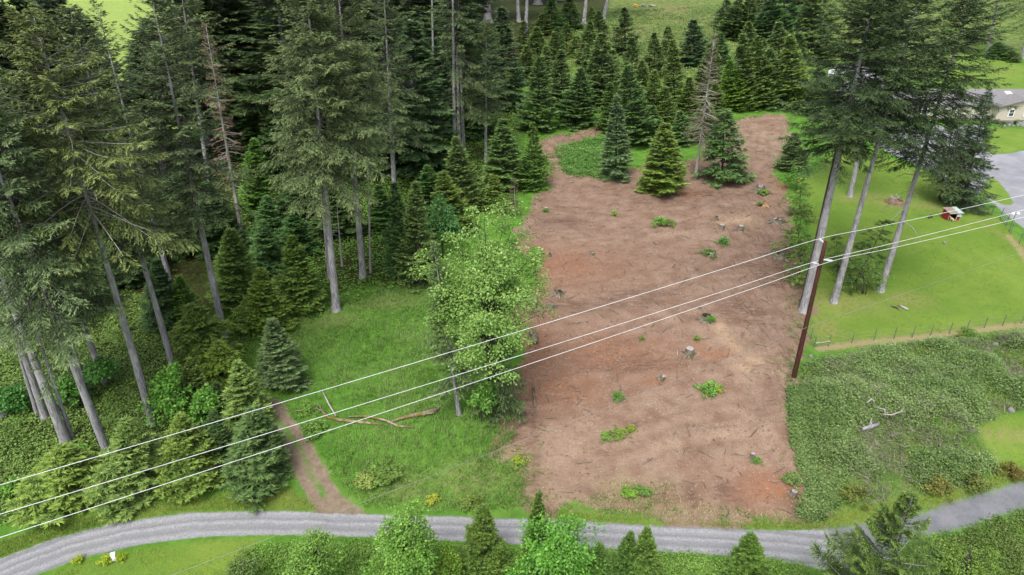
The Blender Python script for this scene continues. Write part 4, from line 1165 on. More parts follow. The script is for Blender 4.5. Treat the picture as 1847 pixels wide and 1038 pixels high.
log([(702, 764, .05), (721, 759, .1), (745, 754, .15), (765, 751, .15), (787, 743, .1)], [.08, .11, .16, .19, .20], 'mosslog', 'thick splintered pale trunk piece at the right end of the fallen limbs', 'fallen_limb', 'fallen limb', fg, 3, [(3, (.8, -.25, .2), 1.1, .10), (4, (.5, .3, .3), .7, .08)])
log([(533, 743, .05), (545, 745, .12), (561, 750, .02)], [.06, .07, .05], 'mosslog', 'short mossy limb lying in the weeds by the dirt track', 'fallen_limb', 'fallen limb', fg, 4)
log([(583, 717, .7), (594, 735, .3), (606, 752, .05)], [.05, .06, .07], 'deadwood', 'thin straight dead stick leaning above the fallen limbs', 'dead_stick', 'stick', None, 5, n=5)
log([(964, 608, .1), (966, 622, .1)], [.30, .30], 'stump', 'short thick cut log beside the maple at the clearing edge', 'log', 'log', None, 6, n=12)
log([(958, 603, .1), (961, 607, .1)], [.25, .25], 'stump', 'small cut block behind the short thick log', 'log', 'log', None, 7, n=12)
log([(1607, 554, .03), (1616, 556, .05), (1623, 561, .02)], [.09, .11, .08], 'stump', 'brown curved log on the lawn, the darker of the pair', 'log', 'log', 'two logs on the lawn', 8)
log([(1621, 552, .03), (1628, 556, .05), (1638, 560, .03)], [.10, .11, .10], 'bark', 'straight grey log on the lawn, the paler of the pair', 'log', 'log', 'two logs on the lawn', 9)
log([(1221, 628, .02), (1222, 640, .02)], [.05, .05], 'cutwood', 'pale split stick lying left of the large pale topped stump', 'stick', 'stick', None, 10, n=5)
log([(962, 700, .02), (964, 722, .02), (966, 745, 0)], [.10, .08, .06], 'stump', 'dark root running down the left edge of the clearing', 'root', 'root', None, 11, n=6)
log([(1552, 783, .1), (1566, 781, .35), (1582, 776, .3)], [.14, .18, .13], 'bark', 'grey hollow log in the middle of the brambles', 'log', 'log', None, 12, [(1, (.1, .3, .8), .8, .12)])
dg = 'bleached branches in the brambles'
log([(1556, 751, .7), (1563, 748, .9), (1570, 750, .7)], [.05, .08, .05], 'whitepaint' if False else 'cutwood', 'short bleached white branch above the grey log in the brambles', 'bleached_branch', 'branch', dg, 13)
log([(1574, 757, .6), (1588, 763, .8), (1592, 768, .4)], [.05, .06, .04], 'cutwood', 'bent bleached branch between the white branch and the forked one', 'bleached_branch', 'branch', dg, 14)
log([(1586, 765, .5), (1602, 768, .6), (1616, 766, .7)], [.05, .06, .05], 'deadwood', 'long forked bleached branch to the right of the grey log', 'bleached_branch', 'branch', dg, 15, [(2, (.5, .2, .6), .6, .04), (2, (.6, -.3, .3), .5, .04)])
log([(1085, 232, .05), (1100, 228, .15)], [.12, .14], 'orangewood', 'orange broken log end at the top of the side path', 'log', 'log', None, 16)
log([(1246, 352, .02), (1310, 372, .02)][:1] + [(1284, 353, .05), (1296, 360, .03)], [.05, .06, .04], 'stump', 'thin dark stick under the drooping tree', 'stick', 'stick', None, 17, n=5)
stone(1673 + 2, 680, .8, 'pale boulder showing through the brambles below the lawn fence', None, 'rock', 3) if False else stone(1676, 686, .7, 'pale boulder showing through the middle of the bramble bank', None, 'rock', 3)
stone(1794, 627, .7, 'grey rock in the upper right of the bramble bank', None, 'rock', 5)
stone(1823, 742, .6, 'grey rock at the lower right edge of the bramble bank', None, 'rock', 6)
stone(1463, 645, .45, 'pale stone in the weeds beside the power pole', None, 'rock', 8)
stone(1704, 440, .45, 'single pale stone lying in the lawn below the red shelter', None, 'rock', 9)
# brush pile on the lawn
def brush_pile():
    b = on(1614, 366); t = thing('brush_pile', b, 'heap of cut branches on bare earth behind the tall firs', 'brush pile'); r_ = random.Random(5)
    mm = MB().tube([(0, 0, -.1), (0, 0, .2), (0, 0, .6)], [1.3, 1.1, .3], 10, True, .2, 2).build('earth_mound', M['redsoil'], t)
    for k in range(26):
        a = r_.random() * 6.28; L = r_.uniform(.8, 1.6); c = Vector((r_.uniform(-.5, .5), r_.uniform(-.5, .5), r_.uniform(.2, .7)))
        dv = Vector((math.cos(a), math.sin(a), r_.uniform(-.1, .7)))
        MB().tube([c - dv * L * .5, c + dv * L * .5], [.06, .03], 5).build('branch', M['deadwood' if k % 3 else 'stump'], t)
brush_pile()
# the weathered heap far up in the clearing
def far_heap():
    b = on(1160, 13); t = thing('scrap_heap', b, 'pale weathered heap with a yellow end on the far grass', 'heap'); r_ = random.Random(8)
    for k in range(9):
        MB().box((-1 + k * .55, r_.uniform(-.6, .6), .35 + r_.uniform(-.1, .25)), (2.6, .45, .16), r_.uniform(-.5, .5), (r_.uniform(-.2, .2), r_.uniform(-.25, .25), 0)).build('plank', M['deadwood'], t)
    MB().box((-2.6, .2, .5), (1.5, 1.3, .7), .3, (.1, .2, 0)).build('panel', M['yellowtarp'], t)
far_heap()

# small plants standing on the bare soil
for px, py, w, h, lb, k, c in ((1108, 390, 12, 14, 'bright green seedling alone on the soil in the upper clearing', 0, (1.1, 1.4, .6)), (1188, 408, 26, 22, 'bright green bush on the soil below the broad yellow green tree', 1, (.9, 1.3, .7)),
                               (1207, 407, 22, 16, 'duller bush joined to the bright one below the broad tree', 2, (.9, .9, .8)), (1303, 440, 24, 16, 'green plant sprouting around the half hidden grey stump', 0, (.6, .9, .7)),
                               (1376, 350, 20, 12, 'yellow green plant growing from the large weathered stump', 1, (.9, 1.0, .6)), (1370, 372, 12, 10, 'dark green tuft growing beside the orange torn stump', 2, (.6, .8, .6)), (1278, 460, 26, 14, 'dull green plant spread around the lowest stump of the cluster', 1, (.7, .8, .75)),
                               (1114, 720, 22, 18, 'leafy green sprout around the small hidden stump', 2, (.7, 1.0, .7)), (1277, 706, 40, 20, 'spreading fern clump on the soil below the large stump', 0, (.8, 1.1, .7)), (1296, 708, 16, 12, 'yellow green tuft at the end of the fern clump', 1, (1.4, 1.3, .5)),
                               (1097, 792, 26, 14, 'green grass clump at the left end of the strip left in the soil', 1, (.9, 1.1, .7)), (1118, 786, 28, 16, 'mixed weeds in the middle of the strip left in the soil', 2, (1.0, 1.0, .7)), (1138, 778, 20, 12, 'yellowish weeds at the right end of the strip left in the soil', 0, (1.3, 1.2, .6)),
                               (1136, 893, 28, 20, 'bright green weed clump near the road at the foot of the clearing', 1, (1.0, 1.25, .6)), (1160, 892, 26, 20, 'darker weed clump beside the bright one near the road', 2, (.7, .9, .7)),
                               (1365, 836, 18, 12, 'green sprouts at the foot of the short grey stump', 0, (.7, 1.0, .7)), (1257, 615, 12, 14, 'small upright weed above the large pale topped stump', 1, (.9, 1.1, .7)), (1281, 582, 20, 16, 'ferns growing on the dark rotten root stump', 2, (.7, 1.0, .6)),
                               (1157, 612, 12, 8, 'tiny dull weed left of the large stump', 0, (.9, .9, .8)), (938, 836, 26, 18, 'yellow green weed at the lower left corner of the soil', 1, (1.4, 1.3, .6)), (1430, 870, 30, 18, 'grey green brush at the lower right corner of the soil', 2, (.9, .95, .9)),
                               (984, 384, 12, 10, 'sprouts around the small stump in the upper left corner', 0, (.8, 1.0, .8)), (1540, 905, 40, 30, 'rusty stemmed shrub at the foot of the bramble bank', 1, (.75, .62, .5)), (1690, 885, 40, 26, 'reddish leafed shrub above the grass verge by the lane', 2, (.85, .6, .5)), (1757, 880, 40, 26, 'dark brown shrub above the lane near the right end of the brambles', 0, (.7, .6, .5)),
                               (1820, 858, 34, 20, 'brown withered bush at the edge of the lane and the lower lawn', 1, (.7, .42, .36)), (1745, 608, 26, 18, 'dark green bush on the fence line above the brambles', 2, (.6, .8, .5)), (1733, 615, 20, 16, 'olive bush next to the dark one on the fence line', 0, (.9, .9, .5)),
                               (700, 860, 55, 30, 'pale twiggy low bush in the meadow near the road', 1, (.75, .85, .65)), (660, 875, 45, 22, 'greyish weed patch left of the pale twiggy bush', 2, (1.2, 1.1, 1.0)), (780, 905, 24, 18, 'yellow flowering weed on the bank above the gravel road', 0, (1.7, 1.3, .6)), (850, 912, 44, 16, 'dark low weeds on the road bank beside the meadow', 1, (.8, .8, .6)),
                               (568, 780, 44, 26, 'loose leafy weeds between the track and the fallen limbs', 2, (.75, .95, .65)), (556, 742, 34, 20, 'pale green weeds at the bend of the dirt track', 0, (.8, 1.0, .7))):
    shrub(px, py, w, h, lb, k, 'bush', c, 'weed_plant', 'plant')

# ------------------------------------------------------------------ tall firs, modelled one by one
O = own_tree
# left stand
O(277, 765, 58, 22, 265, 452, 'nearest tall fir with long drooping olive boughs and bare pale leader', 21, .34, 205, 1.15, 'fir', tint=(1.35, 1.25, .85), gap=.2, hang=.6, kl=.27, kw=.07, droop=.42, sub=7, limb_r=.038, deadfrac=1)
O(120, 800, -165, 70, 250, 440, 'thick leaning fir trunk at far left, its crown cut by the photo edge', 22, .37, 150, .9, tint=(1.1, 1.12, 1.0))
O(203, 842, -95, 70, 240, 618, 'tall fir with low grey green crown, trunk rising beside the pale roadside conifers', 23, .32, 230, 1.0, tint=(1.2, 1.25, 1.12), hang=.6, droop=.4)
O(313, 662, 125, 15, 190, 480, 'slim fir behind the nearest one, trunk ending among bright maple shrubs', 24, .30, 200, .9, tint=(1.15, 1.1, .95))
O(405, 608, 262, -60, 200, 432, 'tall fir with the flared base on bare earth beside the meadow', 25, .34, 230, .95, tint=(1.05, 1.05, .95))
O(312, 528, 172, 2, 120, 440, 'narrow fir with a pointed top against the bright far field', 26, .30, 170, .85, 'dark', tint=(1.25, 1.3, 1.0))
O(188, 692, -10, 120, 150, 600, 'thinner fir in the dark left stand standing before a round maple shrub', 27, .27, 150, .8, 'dark', tint=(1.4, 1.4, 1.2))
O(130, 790, -24, 330, 120, 662, 'slender fir between the two thick leaning trunks in the salal', 28, .17, 100, .7, tint=(1.1, 1.1, 1.0))
O(68, 750, -30, 380, 100, 640, 'thin bent pole tree in the salal by the far left trunk', 29, .16, 70, .7, 'dark', sway=.5)
O(2, 748, -190, 200, 150, 560, 'dark tree base cut by the photo edge in the left stand', 30, .45, 120, .7, 'dark')
O(82, 754, -110, 200, 130, 600, 'fir trunk hidden just behind the thick leaning trunk at far left', 31, .28, 120, .7, 'dark')
O(157, 698, 20, 300, 80, 560, 'thin dark pole trunk between the leaning firs in the left stand', 32, .14, 70, .7, 'dark')
O(385, 390, 320, -60, 150, 205, 'fir with pale trunk showing before the green gap to the far field', 33, .32, 190, .85, tint=(1.2, 1.15, .95), gap=.25)
# dying snag with a red brown patch
O(440, 447, 371, 45, 70, 300, 'dying fir with bare pale top and red brown dead needles', 34, .26, 110, .6, 'deadneedle', 'deadwood', (1.0, .85, .8), gap=.2, zc=9.0, hang=.3, dead_low=16, name='dying_fir', flare=.4, limb_r=.085, deadfrac=1)
# centre
O(607, 560, 548, -70, 250, 358, 'giant bushy fir standing alone at the top of the meadow', 35, .40, 300, 1.15, tint=(1.2, 1.16, .98), gap=.08, hang=.6, droop=.4, dead_low=9, sub=6)
O(655, 500, 600, -130, 235, 296, 'tall fir right behind the giant one with a long clean trunk', 36, .38, 260, 1.0, tint=(1.12, 1.08, .85), hang=.5)
O(594, 505, 556, 60, 90, 380, 'thin fir trunk tucked against the left side of the giant fir', 37, .20, 90, .7)
O(668, 492, 661, 190, 40, 260, 'thin rusty barked pole tree right of the clean fir trunk', 38, .14, 30, .6, 'dark', 'deadwood', (1.2, .9, .8), flare=.2)
O(617, 480, 606, 350, 20, 360, 'short dead pole standing behind the giant fir', 39, .12, 0, bark='deadwood', name='dead_pole')
O(712, 352, 690, -60, 165, 300, 'fir with patchy pale trunk between the giant fir and the dark spruces', 40, .36, 230, .9, tint=(1.0, 1.03, .9), hang=.5, gap=.15)
O(820, 300, 815, -150, 135, 235, 'tall thin crowned fir with long pale trunk visible all the way up', 41, .36, 150, .8, tint=(.95, .95, .8), gap=.3, hang=.7, droop=.5)
O(876, 292, 877, 38, 135, 232, 'dark fir with layered boughs just left of the grassy gap', 42, .26, 190, .95, 'dark', tint=(1.5, 1.5, 1.2))
O(783, 205, 774, -260, 60, -120, 'bare straight pole of a fir left of the pale trunked one', 43, .26, 60, .6, 'dark')
# right stand
O(1450, 562, 1600, -110, 236, 296, 'thickest fir of the right stand rising beside the power pole', 44, .47, 270, 1.0, 'dark', tint=(.85, .95, .72), hang=.5, gap=.05, flare=.45, sub=7, limb_m='darkbark', limb_r=.03)
O(1445, 556, 1545, 100, 80, 330, 'slim dark trunk pressed against the left of the thickest fir', 45, .22, 80, .6, 'dark', 'darkbark')
O(1504, 545, 1680, -85, 165, 280, 'straight fir with clean trunk in the middle of the right stand', 46, .36, 220, .95, 'dark', tint=(.72, .84, .68), hang=.45, gap=.05, sub=6, limb_m='darkbark', limb_r=.03)
O(1533, 354, 1618, -40, 170, 235, 'farther fir on the bare earth patch in front of the driveway', 47, .34, 190, .9, 'dark', tint=(.85, .95, .8), limb_m='darkbark', limb_r=.03)
O(1588, 525, 1772, -70, 212, 322, 'leaning fir with dead lower branches on the right of its stand', 48, .35, 250, .95, 'dark', tint=(.80, .90, .68), hang=.5, gap=.05, sub=6, dead_low=22, limb_m='darkbark', limb_r=.03)
O(1735, 374, 1784, 160, 104, 364, 'dense dark conifer clothed to the ground behind the red shelter', 49, .22, 220, 1.1, 'dark', 'darkbark', (1.0, 1.1, 1.05), gap=.05, style='young', kl=.3, name='dense_conifer', el_bot=-8, droop=.25)
O(1694, 360, 1722, 215, 105, 318, 'small dark tree leaning left of the dense conifer behind the shelter', 50, .17, 120, .9, 'dark', 'darkbark', (1.2, 1.2, .95), style='young', name='dark_conifer')
O(1707, 366, 1748, 222, 85, 322, 'small olive conifer on a slanted trunk just behind the red shelter', 51, .16, 110, .9, 'dark', 'bark', (1.5, 1.4, 1.0), style='young', name='dark_conifer')
O(1781, 98, 1822, -120, 120, -10, 'far fir with pale slanted trunk above the house lawn', 52, .34, 120, .7, 'dark')
O(1843, 106, 1900, -160, 150, 62, 'far fir at the top right edge with a low dark bough', 53, .40, 140, .7, 'dark')
# dead snag in the young firs
O(1254, 322, 1291, 52, 84, 260, 'dead grey snag with bare whorled branches and brown needles in the clearing', 54, .22, 150, .7, 'deadneedle', 'deadwood', (.82, .95, .72), gap=.2, hang=.4, name='dead_snag', flare=.3, limb_r=.10, zc=5.5, deadfrac=1, el_bot=-4, droop=.3, style='young', sub=3)
O(922, 122, 927, 42, 34, 112, 'small red brown dead conifer on the slope above the young firs', 55, .10, 70, .6, 'deadneedle', 'deadwood', (.85, .75, .72), style='young', name='dead_conifer', zc=1.0, sub=3)
O(930, 390, 927, 322, 36, 380, 'thin half dead sapling behind the crown of the broad maple', 56, .07, 50, .5, 'deadneedle', 'deadwood', (.75, .85, .55), style='young', name='dying_sapling', zc=.8, sub=3, gap=.3)

# bare poles whose crowns are above the photograph
for k, (bx, by, tx, w, lb) in enumerate(((936, 40, 933, .30, 'left of two bare trunks side by side at the top of the slope'), (948, 66, 950, .24, 'thin pale trunk standing lowest on the slope at the top'), (1053, 43, 1058, .30, 'bare trunk on the slope beside a small bright conifer'),
                                          (1088, 37, 1098, .24, 'slanted bare trunk at the edge of the far grass'), (837, 282, 833, .13, 'thin dark pole behind the long pale trunk, right one of its pair'), (829, 268, 826, .12, 'thin dark pole just right of the long pale trunk'), (460, 196, 444, .26, 'dark trunk in the black shade left of the giant fir'),
                                          (487, 142, 476, .24, 'short length of grey trunk in a gap left of the giant crown'), (848, 96, 846, .2, 'thin trunk high in the spruces right of the pale trunk'))):
    b, h, lx, d = tree_frame(bx, by, tx, by - 60)
    shared_tree('thin', k % 3, bx, by, tx - (by > 100) * 0 + (tx - bx) * (4 if by < 100 else 2), by - (240 if by < 200 else 330), 66, lb, (1, 1.1, .9), None)

# ------------------------------------------------------------------ background firs, shared shapes
S = shared_tree
bgk = 'dark firs filling the shaded back of the forest'
for k, (bx, by, ty, w) in enumerate(((430, 250, -110, 130), (505, 230, -130, 140), (560, 205, -160, 130), (618, 190, -170, 140), (665, 178, -170, 130), (540, 300, -40, 140), (470, 120, -190, 120), (740, 165, -170, 120), (700, 225, -120, 130),
                                     (590, 130, -190, 130), (650, 95, -220, 120), (710, 90, -220, 120), (800, 110, -200, 110), (845, 95, -180, 100), (770, 60, -230, 110), (530, 80, -230, 120), (430, 60, -230, 120), (400, 110, -200, 110), (880, 40, -220, 100), (830, 20, -240, 100), (970, 8, -210, 90), (1010, 0, -220, 90))):
    S('firb', k % 3, bx, by, bx + (bx - 923) * .12, ty, w, 'tall dark fir deep in the shaded back of the forest', (.95 + .1 * (k % 3), 1.0 + .08 * (k % 2), .9), bgk)
for k, (bx, by, ty, w) in enumerate(((455, 300, 150, 90), (500, 270, 120, 95), (540, 240, 90, 95), (590, 250, 100, 90), (630, 240, 90, 90), (480, 215, 60, 90), (430, 190, 40, 80), (520, 190, 30, 90), (570, 170, 10, 90), (620, 160, 10, 90), (670, 250, 110, 80), (690, 160, 0, 90),
                                     (730, 110, -40, 90), (780, 160, 10, 80), (760, 110, -40, 80), (450, 140, -10, 80), (500, 120, -20, 80), (650, 340, 190, 80), (700, 300, 160, 80), (790, 210, 70, 70))):
    S('spruce', k % 3, bx, by, bx + (bx - 923) * .06, ty, w, 'dark understory conifer in the shaded back of the forest', (1.1 + .1 * (k % 3), 1.45 + .1 * (k % 2), 1.1), 'understory conifers in the shaded forest')
S('firb', 2, -20, 380, -130, -60, 140, 'fir crown filling the upper left photo edge', (1.0, 1.25, 1.0))
S('firb', 2, 70, 350, -10, -70, 130, 'dusky green fir behind the hazy one at the top left corner', (1.0, 1.2, 1.0))
S('firb', 0, 150, 330, 60, -60, 120, 'fir behind the blue green one before the far field', (1.1, 1.15, .95))
S('firb', 2, 380, 260, 335, -90, 110, 'dark fir at the right edge of the gap to the far field', (1.0, 1.15, .9))
S('firb', 1, 300, 280, 262, 40, 70, 'thin ragged fir standing before the far field', (1.2, 1.2, .95))
S('firb', 0, 40, 430, -90, -40, 150, 'dark fir behind the far left crown at the photo edge', (1.1, 1.15, 1.0))
S('firb', 1, 98, 400, -20, 5, 140, 'dusky fir top behind the pale leader of the nearest fir', (1.2, 1.1, .9))
S('firb', 2, 178, 372, 92, -20, 120, 'dark blue green fir with its top between the nearest fir and the far field', (.9, 1.0, .95))
S('firb', 2, 238, 352, 146, 30, 110, 'greyish fir with thin top in front of the far field', (1.4, 1.2, 1.1))
S('firb', 1, 300, 330, 250, 55, 90, 'ragged fir below the bright gap of the far field', (1.1, 1.15, .9))
S('firb', 2, 345, 300, 300, -40, 120, 'dusky fir left of the dying one with the bare top', (1.2, 1.15, .95))
S('firb', 0, 12, 330, -60, -60, 110, 'far hazy green fir at the top left corner', (1.0, 1.35, 1.1))
S('spruce', 0, 60, 560, 12, 380, 90, 'dark understory spruce in the shade of the far left firs', (1.0, 1.15, 1.0))
S('spruce', 1, 245, 520, 205, 360, 90, 'dark spruce in the shade behind the nearest fir trunk', (.9, 1.1, .95))
S('spruce', 2, 130, 590, 88, 420, 90, 'shaded spruce among the leaning trunks at left', (.9, 1.1, .9))
S('spruce', 0, 345, 470, 312, 320, 90, 'dark spruce between the two trunks left of the dying fir', (1.1, 1.25, 1.0))
S('spruce', 1, 400, 470, 372, 330, 85, 'dark spruce at the foot of the dying fir', (.95, 1.25, 1.0))
S('spruce', 2, 757, 338, 742, 40, 132, 'tall blue green spruce right of the giant firs with tapering top', (1.25, 1.55, 1.4))
S('spruce', 0, 795, 262, 789, 85, 85, 'dark spruce left of the long pale trunk', (1.0, 1.35, 1.2))
S('spruce', 1, 850, 262, 846, 75, 90, 'dark spruce between the long pale trunk and the layered fir', (1.0, 1.3, 1.0))
S('spruce', 2, 908, 215, 905, 15, 84, 'narrow bluish spruce above the grassy gap', (1.15, 1.4, 1.35))
S('spruce', 0, 845, 170, 843, 10, 80, 'upper spruce behind the long pale trunk', (1.0, 1.2, 1.0))
S('spruce', 1, 560, 420, 540, 285, 100, 'dark conifer under the left side of the giant crown', (1.0, 1.25, 1.0))
S('spruce', 2, 615, 440, 600, 320, 80, 'drooping dark conifer behind the giant trunk', (1.1, 1.3, .95))
S('spruce', 0, 520, 330, 505, 180, 90, 'dark conifer in the shade left of the giant crown', (.9, 1.2, .95))
